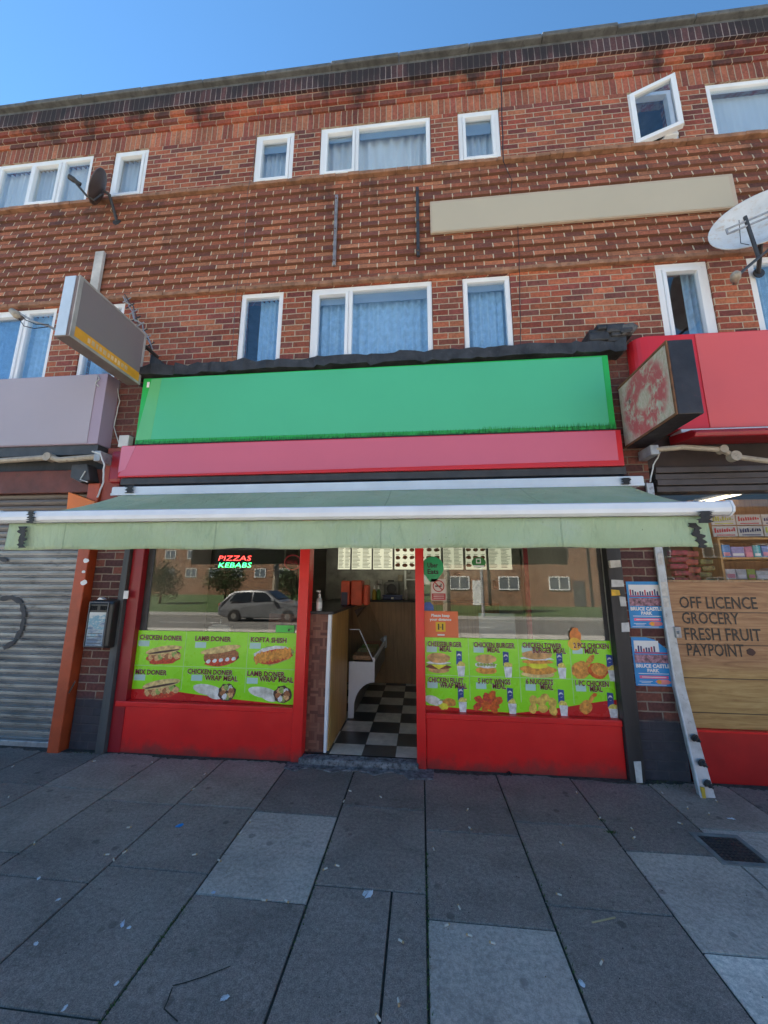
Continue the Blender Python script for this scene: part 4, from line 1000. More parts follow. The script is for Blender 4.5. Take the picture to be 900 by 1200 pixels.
# ------------------------------------------------------------------ fascia signs
def signs():
    # green sign
    x0, x1, z0, z1 = -3.03, 1.85, 3.02, 3.785
    o = thing('fascia_sign', 'long blank green fascia sign above the takeaway', 'shop sign', (-.6, -.1, z0))
    m = MB(); m.box(x0, x1, -.1, .05, z0, z1); m.build('box', 'sgreen_rim', o, bevel=.004)
    m = MB(); m.prism([(x0+.18, z0+.045), (x1-.06, z0+.03), (x1-.06, z1-.02), (x0+.22, z1-.012)], -.106, -.101); m.build('panel', 'sgreen', o)
    m = MB(); m.prism([(x0+.005, z0+.04), (x0+.178, z0+.045), (x0+.218, z1-.012), (x0+.10, z1-.012)], -.105, -.101); m.build('pale_flash', 'sgreen_pale', o)
    text('1', x0+.055, x0+.085, z1-.11, .06, -.108, 'white', parent=o, bold=.04)
    rr = random.Random(2); m = MB(); x = x0+.02
    while x < x1-.01:
        h = rr.uniform(.02, .055) + (.02 if x > .6 else 0); m.face([(x, -.1085, z0-.005), (x+rr.uniform(.008, .016), -.1085, z0-.005), (x+rr.uniform(-.004, .018), -.1085, z0+h)]); x += rr.uniform(.006, .012)
    m.build('grass_print', 'grass', o)
    m = MB(); m.box(x0, x1, -.098, .05, z0-.03, z0-.002)
    x = x0
    while x < x1-.03: m.box(x, x+.012, -.104, -.099, z0-.028, z0-.004); x += .032
    m.build('base_strip', 'darkmetal', o)
    # pink sign
    x0, x1, z0, z1 = -3.13, 1.86, 2.64, 2.985
    o = thing('fascia_sign', 'long narrow blank pink sign under the green one', 'shop sign', (-.6, -.15, z0))
    m = MB(); m.box(x0, x1, -.15, .03, z0, z1); m.build('box', 'red_rim', o, bevel=.004)
    m = MB(); m.prism([(x0+.01, z0+.012), (x1-.05, z0+.05), (x1-.05, z1-.01), (x0+.17, z1-.01)], -.156, -.151); m.build('panel', 'pink', o)
    m = MB(); m.prism([(x0+.005, z0+.05), (x0+.08, z0+.08), (x0+.165, z1-.01), (x0+.005, z1-.01)], -.1585, -.1562); m.build('pale_flash', 'pink_pale', o)
    m = MB(); m.box(x0+.02, x1+.02, -.13, .04, z0-.075, z0-.003); m.build('dark_rail', 'darkmetal', o, bevel=.006)
    # red wedge left of the pink sign
    m = MB(); m.box(-3.30, -3.14, -.10, .04, 2.60, 2.96); tag(m.build('sign_end_board', 'red_dark', bevel=.04), 'dark red board end left of the pink sign', 'board')
    # mauve sign on the left
    x0, x1, z0, z1 = -9, -3.42, 3.02, 3.84
    o = thing('fascia_sign', 'blank mauve grey fascia sign over the shuttered shop', 'shop sign', (-4.4, -.15, z0))
    m = MB(); m.box(x0, x1, -.15, .05, z0, z1); m.build('box', 'mauve_edge', o, bevel=.004)
    m = MB(); m.box(x0, x1-.12, -.156, -.151, z0+.01, z1-.01); m.build('panel', 'mauve', o)
    m = MB(); m.box(x0, x1-.005, -.13, .05, z0-.11, z0-.004); m.build('dark_rail', 'darkmetal', o)
    m = MB(); m.tube([(-3.53, -.16, 3.81), (-3.50, -.165, 3.77), (-3.54, -.165, 3.72), (-3.50, -.16, 3.68)], .006, 6); m.build('loose_wire', 'cable_w', o)
    # red sign on the right
    x0, x1, z0, z1 = 2.10, 9, 2.985, 3.95
    o = thing('fascia_sign', 'blank coral red fascia sign with rounded end over the grocery', 'shop sign', (3, -.12, z0))
    m = MB(); arc = [(x0+.12-.12*math.sin(R(t)), -.0+.12-.24+.12*(1-math.cos(R(t)))) for t in range(0, 91, 15)]
    m.prism([(x0, .05)] + [(x0+.12-.12*math.cos(R(t)), -.0-.12*math.sin(R(t))) for t in range(0, 91, 15)] + [(x1, -.12), (x1, .05)], z0, z1, 'z'); m.build('box', 'red_rim', o)
    m = MB(); m.box(x0+.55, x1, -.127, -.121, z0+.0, z1-.01); m.build('panel', 'coral', o)
    text('1', x0+.33, x0+.38, z1-.14, .075, -.124, 'white', parent=o, bold=.05)
    m = MB(); m.box(x0+.3, x1, -.125, .05, z0-.035, z0-.004); m.build('white_rail', 'awnmetal', o)
signs()
def right_canopy():
    o = thing('rolled_awning', 'folded dark red awning with beige folding arm below the coral sign', 'awning', (3, -.2, 2.85))
    m = MB(); 
    m.prism([(-.02, 2.95), (-.30, 2.90), (-.36, 2.86), (-.34, 2.82), (-.02, 2.86)], 2.35, 9, 'x'); m.build('rolled_fabric', 'red_dark', o, bevel=.01)
    m = MB(); p = [(*[at(px, py, -.2)[0]], -.2, at(px, py, -.2)[1]) for px, py in ((768, 527), (800, 524), (846, 527), (860, 535), (920, 543))]
    m.tube(p, .024, 8); m.lathe([(.045, -.03), (.045, .03)], p[3], (0, 1, 0)); m.lathe([(.035, -.03), (.035, .03)], p[2], (0, 1, 0)); m.build('folding_arm', 'beige', o)
    m = MB(); m.box(p[0][0]-.05, p[0][0]+.02, -.22, -.02, p[0][2]-.05, p[0][2]+.04); m.build('wall_bracket', 'galv', o, bevel=.006)
    o = thing('rolled_awning', 'closed awning with weathered beige folding arm below the mauve sign', 'awning', (-4.3, -.2, 2.8))
    p = [(at(px, py, -.2)[0], -.2, at(px, py, -.2)[1]) for px, py in ((-60, 545), (0, 540), (58, 536), (70, 539), (118, 535))]
    m = MB(); m.tube(p, .03, 8); m.lathe([(.045, -.035), (.045, .035)], p[2], (0, 1, 0)); m.build('folding_arm', 'beige', o)
    m = MB(); m.box(p[-1][0]-.04, p[-1][0]+.03, -.24, .0, p[-1][2]-.06, p[-1][2]+.05); m.build('wall_bracket', 'galv', o, bevel=.006)
right_canopy()

def projecting():
    # left lightbox
    x0, x1, y0, y1, z0, z1 = -3.215, -3.075, -.94, -.10, 3.71, 4.33
    o = thing('projecting_sign', 'tall light box sign with taupe face and yellow strip sticking out above the mauve sign', 'shop sign', (-3.145, y1, z0))
    m = MB(); m.box(x0, x1, y0, y1, z0, z1); m.build('casing', 'undersign', o, bevel=.006)
    m = MB(); m.box(x0+.004, x1-.03, y0-.006, y0-.001, z0+.01, z1-.006); m.build('end_panel', 'paleblue_plastic', o)
    m = MB(); frame_box_x = None
    X = x1+.001
    m.box(X, X+.012, y0-.004, y1, z0, z0+.025); m.box(X, X+.012, y0-.004, y1, z1-.02, z1); m.box(X, X+.012, y0-.004, y0+.035, z0+.025, z1-.02); m.box(X, X+.012, y1-.025, y1, z0+.025, z1-.02); m.build('trim_frame', plain('sign_trim', (.38, .35, .32), .5), o, bevel=.002)
    m = MB(); m.box(X, X+.006, y0+.035, y1-.025, z0+.13, z1-.02); m.build('face', 'taupe', o)
    m = MB(); m.box(X, X+.0065, y0+.035, y1-.025, z0+.025, z0+.129); m.build('strip', 'yellow', o)
    sm_ = plain('strip_letters', (.80, .52, .28), .5); m = MB(); rr = random.Random(3); yy = y0+.17
    while yy < y0+.66: ww = rr.uniform(.022, .04); m.box(X+.0066, X+.0085, yy, yy+ww, z0+.05+rr.uniform(0, .008), z0+.105-rr.uniform(0, .008)); yy += ww+.016
    m.build('faded_lettering', sm_, o)
    m = MB(); m.tube([(-3.145, y1, z1-.08), (-3.145, U, z1-.08)], .02); m.build('wall_bracket', 'darkmetal', o)
    m = MB(); m.tube([(-3.145, y1, z0+.08), (-3.145, .1, z0+.05)], .02); m.build('wall_bracket', 'darkmetal', o)
    # tangled metal stay
    m = MB(); rr = random.Random(4); a = Vector((at(147, 348, .12)[0], .12, at(147, 348, .12)[1])); b = Vector((at(178, 408, -.02)[0], -.02, at(178, 408, -.02)[1]))
    for q in range(3):
        pts = [tuple(a.lerp(b, k/9)+Vector((rr.uniform(-.03, .03), rr.uniform(-.02, .02), rr.uniform(-.03, .03)))) for k in range(10)]; m.tube(pts, .006, 6, mi=q % 2)
    for k in range(8): 
        p = a.lerp(b, (k+.5)/8); m.tube([tuple(p+Vector((-.05, 0, -.03))), tuple(p+Vector((.05, 0, .03)))], .007, 6, mi=k % 2)
    tag(m.build('metal_stay', ['galv', 'darkmetal']), 'tangled twisted metal stay behind the taupe light box', 'bracket')
    m = MB(); m.prism([(-3.12, 3.86), (-2.78, 3.90), (-3.0, 4.12), (-3.12, 4.20)], .05, U-.005); tag(m.build('torn_flashing', 'bitumen', bevel=.01), 'torn black sheet on the wall by the left end of the green sign', 'flashing')
    # right box
    x0, x1, y0, y1, z0, z1 = 1.955, 2.14, -.765, -.02, 2.845, 3.47
    o = thing('projecting_sign', 'battered square box sign with peeling pale face right of the green sign', 'shop sign', (2.05, y1, z0))
    m = MB(); m.box(x0, x1, y0, y1, z0, z1); m.build('casing', plain('black_box_paint', (.022, .020, .023), .5, .4, 6, .3, dirt=.12, dirtc=(.3, .04, .06)), o, bevel=.008)
    n = N('peeling_sign_face'); x, y, z = n.sep(n.pos)
    dy = n.math('SUBTRACT', y, (y0+y1)/2); dz = n.math('SUBTRACT', z, (z0+z1)/2)
    r_ = n.math('SQRT', n.math('ADD', n.math('MULTIPLY', dy, dy), n.math('MULTIPLY', dz, dz)))
    g1 = n.noise(9, 6, None, .65, dist=.5); g2 = n.noise(28, 5, n.scale(n.pos, (1, 2.5, .8)), .7)
    c = n.mix(n.step(g2, .35, .65), (.42, .38, .27), (.60, .56, .44))
    band = n.math('SUBTRACT', n.step(r_, .06, .12), n.step(r_, .27, .36))
    pk = n.math('MULTIPLY', n.step(n.math('ADD', n.math('MULTIPLY', g1, .6), n.math('MULTIPLY', g2, .4)), .40, .53), n.math('ADD', n.math('MULTIPLY', band, .8), .2))
    c = n.mix(pk, c, (.48, .10, .10)); c = n.mix(n.step(n.noise(6, 7, None, .75), .60, .70), c, (.10, .07, .06))
    n.bump(g2, .4, .004); fm = n.out(c, .7)
    m = MB(); m.box(x0-.006, x0-.001, y0+.02, y1-.01, z0+.02, z1-.02); m.build('face', fm, o)
    m = MB(); X0 = x0-.012
    m.box(X0, x0-.001, y0, y1, z0, z0+.018); m.box(X0, x0-.001, y0, y1, z1-.018, z1); m.box(X0, x0-.001, y0, y0+.018, z0+.018, z1-.018); m.build('trim_frame', 'rust', o)
    m = MB(); m.tube([(2.05, y1, 3.3), (2.05, U-.02, 3.3)], .02); m.build('wall_bracket', 'darkmetal', o)
projecting()

def wallbits():
    x0, x1, z0, z1 = .165, 3.515, 5.635, 6.085
    o = thing('wall_banner', 'long blank tan panel on the brick band between the upper windows', 'sign', ((x0+x1)/2, U-.03, z0))
    m = MB(); m.box(x0, x1, U-.06, U-.03, z0, z1); m.build('board', 'tan_edge', o, bevel=.003)
    m = MB(); m.box(x0+.02, x1-.05, U-.065, U-.061, z0+.012, z1-.035); m.build('panel', 'tan', o)
    for px, y0, y1, lab in ((394.5, 229, 311, 'thin vertical metal batten on the brick band, left one of the weathered pair'), (489, 220, 300, 'thin vertical metal batten on the brick band beside the tan panel')):
        X, Z1 = at(px, y0, U-.05); X2, Z0 = at(px-(.0), y1, U-.05)
        o = thing('wall_batten', lab, 'batten', (X, U-.04, Z0), 'battens on the brick band')
        m = MB(); m.box(X-.018, X+.018, U-.062, U-.03, Z0, Z1); m.build('strip', plain('batten_metal', (.26, .24, .24), .5, .3, 14, metal=.3, dirt=.3) if px < 400 else 'darkmetal', o, bevel=.003)
        m = MB()
        for z in (Z0+.06, (Z0+Z1)/2, Z1-.06): m.lathe([(.009, 0), (.009, .008)], (X, U-.062, z), (0, -1, 0), 8)
        m.build('screws', 'rust', o)
    X = at(115, 315, U-.05)[0]
    m = MB(); m.box(X-.06, X+.06, U-.07, U-.03, 4.9, 5.78); tag(m.build('wall_panel', plain('pale_panel', (.5, .47, .43), .6), bevel=.004), 'pale vertical strip on the wall behind the taupe light box', 'panel')
    # cables
    def cable(name, pts, r_, mt, lab, Y=U-.05):
        P = [(at(a, b, Y)[0], Y, at(a, b, Y)[1]) for a, b in pts]; Q = []
        for k in range(len(P)-1):
            for t in range(4):
                f = t/4; q = [P[k][i]*(1-f)+P[k+1][i]*f for i in range(3)]; q[0] += random.uniform(-.004, .004); Q.append(tuple(q))
        Q.append(P[-1]); m = MB(); m.tube(Q, r_, 6); return tag(m.build(name, mt), lab, 'cable')
    cable('cable', [(588, 64), (587, 78), (588, 130), (590, 190)], .007, 'cable_b', 'black cable running down from the roof edge past the small upper window', U-.14)
    cable('cable', [(590, 190), (600, 212), (597, 235), (607, 262), (609, 330), (610, 408)], .004, 'cable_b', 'thin black cable crossing the tan panel down to the lower window')
    cable('cable', [(304, 103), (309, 112), (303, 135), (297, 190), (290, 225), (286, 290), (276, 345), (272, 420)], .0028, 'greyboard', 'thin pale cable hanging down left of the middle windows', U-.13)
    cable('cable', [(108, 529), (118, 532), (122, 545), (121, 565), (114, 583)], .008, 'cable_w', 'white looped cable hanging from the left awning bracket', -.24)
    cable('cable', [(775, 528), (766, 545), (762, 565)], .006, 'cable_w', 'white cable below the battered box sign', -.12)
    cable('cable', [(136, 446), (140, 470), (133, 500), (140, 522)], .005, 'cable_w', 'pale wire on the dark pier left of the green sign', .0)
    m = MB(); a, b = at(141, 514, -.05), at(151, 524, -.05); m.box(a[0], b[0], -.07, .0, b[1], a[1]+.03); tag(m.build('junction_box', 'cable_w', bevel=.004), 'small white junction box above the left end of the pink sign', 'box')
wallbits()

def dish_front(o, c, n_, dn, rad, wallp):
    P = lambda px, py, Y: (at(px, py, Y)[0], Y, at(px, py, Y)[1])
    Y = -.50
    m = MB(); m.tube([tuple(c+dn*rad), P(889, 302, Y), P(873, 254, Y)], .015, 8); m.tube([P(889, 302, Y), P(864, 323, Y-.05)], .013, 8); m.build('feed_arm', 'darkmetal', o)
    m = MB(); a, b = P(851, 269, Y), P(906, 246, Y); m.tube([a, b], .009, 8); a, b = P(853, 274, Y), P(908, 251, Y); m.tube([a, b], .009, 8); m.tube([P(851, 269, Y), P(853, 274, Y)], .009, 8); m.build('cross_bar', 'galv', o)
    m = MB(); m.lathe([(.02, -.05), (.036, -.03), (.036, .02), (.022, .03), (.022, .06)], P(862, 325, Y-.05), -n_, 14); m.build('receiver', 'beige', o, smooth=True)
    m = MB(); m.tube([P(866, 258, Y), P(868, 285, Y), P(878, 287, Y)], .003, 6); m.build('cable', 'cable_b', o)
    m = MB(); m.tube([tuple(c-n_*.02), tuple(c-n_*.09), wallp], .02, 8); m.lathe([(.055, 0), (.055, .012)], wallp, (0, -1, 0), 14); m.build('wall_mount', 'darkmetal', o)
    return o
def dish(name, lab, c, nrm, rad, mat, lnbs, wallp):
    o = thing(name, lab, 'satellite dish', wallp); n_ = Vector(nrm).normalized(); c = Vector(c)
    prof = [(.02, -.0)]; prof = [(max(.001, rad*k/8), rad*.22*(k/8)**2) for k in range(9)] + [(rad+.008, rad*.22+.004), (rad+.006, rad*.22-.008)] + [(max(.001, rad*k/8), rad*.22*(k/8)**2-.006) for k in range(8, -1, -1)]
    m = MB(); m.lathe(prof, c, n_, 40); m.build('reflector', mat, o, smooth=True)
    up = Vector((0, 0, 1)); side = n_.cross(up).normalized(); dn = side.cross(n_).normalized()
    if dn.z > 0: dn = -dn
    if lnbs == 2: return dish_front(o, c, n_, dn, rad, wallp)
    foot = c+dn*rad*1.0+n_*.02; tip = c+n_*rad*1.25+dn*rad*.55
    m = MB(); m.tube([tuple(c+dn*rad*.3-n_*.03), tuple(foot-n_*.03), tuple(foot+n_*.05), tuple(tip)], .014, 8); m.build('feed_arm', 'darkmetal', o)
    m = MB(); m.lathe([(.03, 0), (.034, .05), (.022, .09), (.022, .13)], tip+n_*.04, -n_, 14); m.build('receiver', 'dish' if lnbs else 'darkmetal', o)
    if lnbs:
        a, b = tip-side*.26+dn*(-.05), tip+side*.24+dn*(-.1)
        m = MB(); m.tube([tuple(a), tuple(b)], .012, 8); m.tube([tuple(tip), tuple(tip-dn*.26)], .016, 8); m.box(*[v for i in range(3) for v in (a[i]-.025, a[i]+.025)]); m.build('cross_bar', 'darkmetal', o)
    m = MB(); m.tube([tuple(c-n_*.02), tuple(c-n_*.09), wallp], .02, 8); m.lathe([(.055, 0), (.055, .012)], wallp, (0, -1, 0), 14); m.build('wall_mount', 'darkmetal', o)
    return o
cx, cz = at(119, 222, -.0)
dish('satellite_dish', 'dark grey satellite dish seen almost edge-on beside the small upper left window', (cx, .0, cz), (-.76, -.57, .30), .215, 'dish_dark', 0, (cx+.10, U-.01, cz-.30))
cx, cz = at(893, 264, -.2)
dish('satellite_dish', 'large off-white satellite dish with rust marks right of the tan panel', (cx, -.2, cz), (-.52, -.76, .34), .39, 'dish', 2, (cx+.25, U-.01, cz-.2))
# loose receiver on an arm in front of the lower left window
X, Z = at(20, 370, -.35)
o = thing('receiver_arm', 'beige receiver with looped cables on an arm before the lower left window', 'aerial', (X+.2, -.1, Z))
P = lambda px, py, Y=-.35: (at(px, py, Y)[0], Y, at(px, py, Y)[1])
m = MB(); m.lathe([(.035, -.05), (.045, 0), (.03, .07)], P(20, 369), (-.6, -.3, .5), 12); m.build('receiver', 'beige', o, smooth=True)
m = MB(); m.tube([P(24, 368), P(40, 377), P(57, 382, -.3)], .012, 8); m.tube([P(57, 382, -.3), (P(57, 382, -.3)[0]+.3, U, P(57, 382, -.3)[2]-.1)], .014, 8); m.build('arm', 'galv', o)
m = MB(); m.tube([P(22, 373), P(28, 382), P(40, 385), P(56, 383)], .005, 6); m.tube([P(22, 366), P(30, 375), P(42, 380), P(57, 380)], .005, 6); m.build('cable', 'cable_b', o)

# ------------------------------------------------------------------ left shuttered shop
def shutter_mat():
    n = N('shutter_metal'); x, y, z = n.sep(n.pos)
    c = n.ramp(n.noise(2.4, 6, n.scale(n.pos, (1, 1, 3)), .6), [(.3, (.17, .165, .155)), (.7, (.34, .335, .32))])
    g = n.step(n.noise(11, 7, n.scale(n.pos, (.5, 1, 2.5)), .75), .52, .68)
    c = n.mix(n.math('MULTIPLY', g, .75), c, (.07, .065, .065))
    top_shade = n.step(z, 1.9, 2.3); c = n.mix(n.math('MULTIPLY', top_shade, .8), c, (.10, .065, .05))  # shade under the sign painted into the colour of the upper slats
    return n.out(c, .42, .45)
MAT['shutter'] = shutter_mat()
def corr(m, x0, x1, z0, z1, y, pitch=.071, d=.017):
    z = z0; prof = []
    while z < z1:
        for f, dd in ((0, 0), (.06, .1), (.35, .32), (.62, .25), (.72, .12), (.77, .55), (.83, .95), (.90, 1.), (.96, .6)):
            prof.append((y-d*dd, z+pitch*f))
        z += pitch
    for (ya, za), (yb, zb) in zip(prof, prof[1:]): m.face([(x0, ya, za), (x1, ya, za), (x1, yb, zb), (x0, yb, zb)])
def left_shop():
    o = thing('roller_shutter', 'closed grey corrugated roller shutter with black spray loop', 'shutter', (-4.5, .05, 0))
    m = MB(); corr(m, -6.2, -3.47, .0, 2.52, .05); m.build('curtain_slats', 'shutter', o, smooth=True)
    # spray painted loop
    pts = [(0, 702), (14, 700), (24, 706), (28, 720), (25, 738), (16, 752), (4, 760)]
    def strip(pp, w_, Y, seed):
        m = MB(); rr = random.Random(seed); P = [at(a, b, Y) for a, b in pp]; Q = []
        for k in range(len(P)-1):
            for t in range(4): f = t/4; Q.append((P[k][0]*(1-f)+P[k+1][0]*f, P[k][1]*(1-f)+P[k+1][1]*f))
        Q.append(P[-1]); L, R_ = [], []
        for k, q in enumerate(Q):
            a = Q[max(0, k-1)]; b = Q[min(len(Q)-1, k+1)]; d = Vector((b[0]-a[0], b[1]-a[1])).normalized(); ww = w_*(1+rr.uniform(-.35, .35))
            L.append((q[0]-d.y*ww, q[1]+d.x*ww)); R_.append((q[0]+d.y*ww, q[1]-d.x*ww))
        for k in range(len(Q)-1): m.face([(L[k][0], Y, L[k][1]), (R_[k][0], Y, R_[k][1]), (R_[k+1][0], Y, R_[k+1][1]), (L[k+1][0], Y, L[k+1][1])])
        return m
    m = strip(pts, .022, .031, 1); m.build('spray_paint', plain('spray_black', (.035, .035, .04), .6), o)
    m = strip([(-5, 652), (2, 655), (8, 657)], .02, .031, 2); m.build('spray_paint', plain('spray_black_b', (.035, .035, .04), .6), o)
    m = MB(); m.box(-6.2, -3.5, .0, .06, -.01, .05); m.build('bottom_rail', 'galv', o, bevel=.005)
    m = MB(); m.prism([(-3.505, -.01), (-3.39, -.01), (-3.375, 2.6), (-3.51, 2.6)], -.09, .06); 
    p = tag(m.build('shutter_post', 'orange', bevel=.008), 'orange painted post at the right edge of the roller shutter', 'post')
    m = MB(); a, b = at(88, 780), at(75, 812); m.face([(at(88, 797, -.093)[0], -.0935, at(88, 797, -.093)[1]), (at(80, 812, -.093)[0], -.0935, at(80, 812, -.093)[1]), (at(81, 813, -.093)[0], -.0935, at(81, 813, -.093)[1]), (at(89, 799, -.093)[0], -.0935, at(89, 799, -.093)[1])]); m.build('scratch', 'black', p)
    m = MB()
    for k, (px, py, w_) in enumerate(((101, 657, .03), (98, 683, .035), (98, 670, .02))):
        X, Z = at(px, py, -.094); m.blob(X, Z, w_, w_*.8, -.0945-k*.0003, 0, .2, 9)
    m.build('sticker_scraps', 'white', p)
    m = MB(); m.box(-6.2, -3.36, -.02, .07, 2.52, 2.78); tag(m.build('shutter_housing', 'brownred', bevel=.01), 'red-brown boarding above the roller shutter', 'board')
    m = MB(); m.box(-3.37, -3.18, -.06, .02, 2.0, 3.0); tag(m.build('side_board', plain('redbrown_post', (.26, .05, .03), .6, .3, 6, dirt=.2), bevel=.006), 'upright red-brown board left of the awning box', 'board')
    m = MB(); c = [at(80, 597, -.1), at(82, 577, -.1), at(113, 588, -.1), at(113, 597, -.1)]; m.prism([c[0], c[1], c[2], c[3]], -.12, -.03); tag(m.build('alarm_cover', 'orange_bright', bevel=.004), 'bright orange slanted plastic panel left of the awning', 'panel')
    c = [at(84, 560, -.12), at(86, 545, -.12), at(104, 544, -.12), at(107, 563, -.12), at(96, 566, -.12)]
    o = thing('security_sensor', 'dark angular sensor box under the mauve sign', 'sensor', (c[0][0], -.1, c[0][1]))
    m = MB(); m.prism(c, -.14, -.02); m.build('casing', 'darkmetal', o, bevel=.008)
    m = MB(); m.tube([P(100, 552, -.15), P(94, 562, -.15), P(103, 565, -.15)], .006, 6); m.build('wire', 'cable_w', o)
left_shop()
def wall_box():
    x0, x1, z0, z1 = -3.245, -3.03, .945, 1.385
    o = thing('cigarette_bin', 'black wall-mounted cigarette bin with vents and a printed front', 'bin', ((x0+x1)/2, 0, z0))
    m = MB(); m.prism([(0, z0), (-.12, z0), (-.14, z0+.02), (-.14, z1-.03), (-.12, z1), (0, z1+.02)], x0, x1+.04, 'x'); m.build('casing', plain('black_plastic', (.022, .023, .024), .4, .2), o, bevel=.012)
    m = MB()
    vg = plain('vent_grey', (.0045, .0045, .005), .8)
    for a in (.022, .125):
        m = MB()
        for k in range(4): m.box(x0+a+k*.018, x0+a+.011+k*.018, -.1445, -.1405, z1-.085, z1-.045)
        m.build('vent', vg, o)
    m = MB(); frame_box(m, x0+.006, x1+.0, z0+.012, z1-.005, -.149, -.141, .012); m.build('rim', plain('grey_plastic', (.10, .105, .11), .5), o, bevel=.003)
    n = N('printed_front'); x, y, z = n.sep(n.pos)
    f = n.noise(8, 5, n.scale(n.pos, (1, 1, 2)), .6); c = n.ramp(n.math('ADD', f, n.math('MULTIPLY', n.math('SUBTRACT', z, 1.15), .8)), [(.32, (.10, .18, .28)), (.45, (.35, .42, .45)), (.52, (.12, .32, .42)), (.6, (.55, .58, .55)), (.75, (.62, .64, .60))])
    m = MB(); m.box(x0+.025, x1-.018, -.147, -.142, z0+.025, z1-.105); m.build('printed_card', n.out(c, .4), o)
    m = MB()
    for k in range(4): m.box(x0+.035, x1-.03, -.1485, -.1475, z0+.045+k*.03, z0+.05+k*.03)
    m.build('small_print', 'darkmetal', o)
    X, Z = at(118, 704, -.1); m = MB(); m.prism([(X-.04, z1+.012), (X+.03, z1+.014), (X+.0, z1+.03), (X-.02, z1+.034)], -.1, -.06); tag(m.build('paper_scrap', 'white'), 'white scrap of paper on top of the black cigarette bin', 'paper')
wall_box()
# marks on the black board, and electric bits
def board_bits():
    bits = [('sticker_tag', 'cream', (.55, .52, .45), 717, 661, .045, .035, 'cream square box sticker at the top of the black board'), ('sticker_tag', 'white', (.6, .6, .58), 724, 684, .05, .03, 'folded white sticker above the yellow one on the black board'),
            ('sticker_tag', 'yellow', (.70, .42, .03), 721, 695, .035, .025, 'small yellow sticker on the black board'), ('sticker_tag', 'pale', (.5, .5, .48), 730, 705, .025, .04, 'narrow pale sticker beside the top blue poster'),
            ('sticker_tag', 'torn', (.58, .58, .56), 733, 735, .03, .04, 'torn white sticker halfway down the black board'), ('sticker_tag', 'long', (.6, .6, .56), 748, 905, .025, .08, 'torn white paper strip near the foot of the black board')]
    rr = random.Random(6)
    for nm, mn, c, px, py, hw, hh, lab in bits:
        X, Z = at(px, py, -.056); m = MB(); X = min(max(X, 1.675+hw), 1.80-hw*.2)
        m.prism([(X-hw+rr.uniform(-.006, .006), Z-hh), (X+hw, Z-hh+rr.uniform(-.008, .012)), (X+hw+rr.uniform(-.01, .006), Z+hh), (X-hw, Z+hh+rr.uniform(-.01, .01))], -.058 if mn != 'cream' else -.085, -.051)
        tag(m.build(nm, plain('tag_'+mn, c, .5, .2, 20, dirt=.1)), lab, 'sticker', 'stickers on the black board')
    for k, (px, py, w_, h_, lab) in enumerate(((170, 650, .0, .0, ''),)): pass
    X, Z = at(148, 697, -.062); m = MB(); m.box(X-.025, X+.025, -.07, -.061, Z-.04, Z+.04); tag(m.build('switch_plate', 'white', bevel=.003), 'small white plate on the grey board left of the doner window', 'plate')
board_bits()
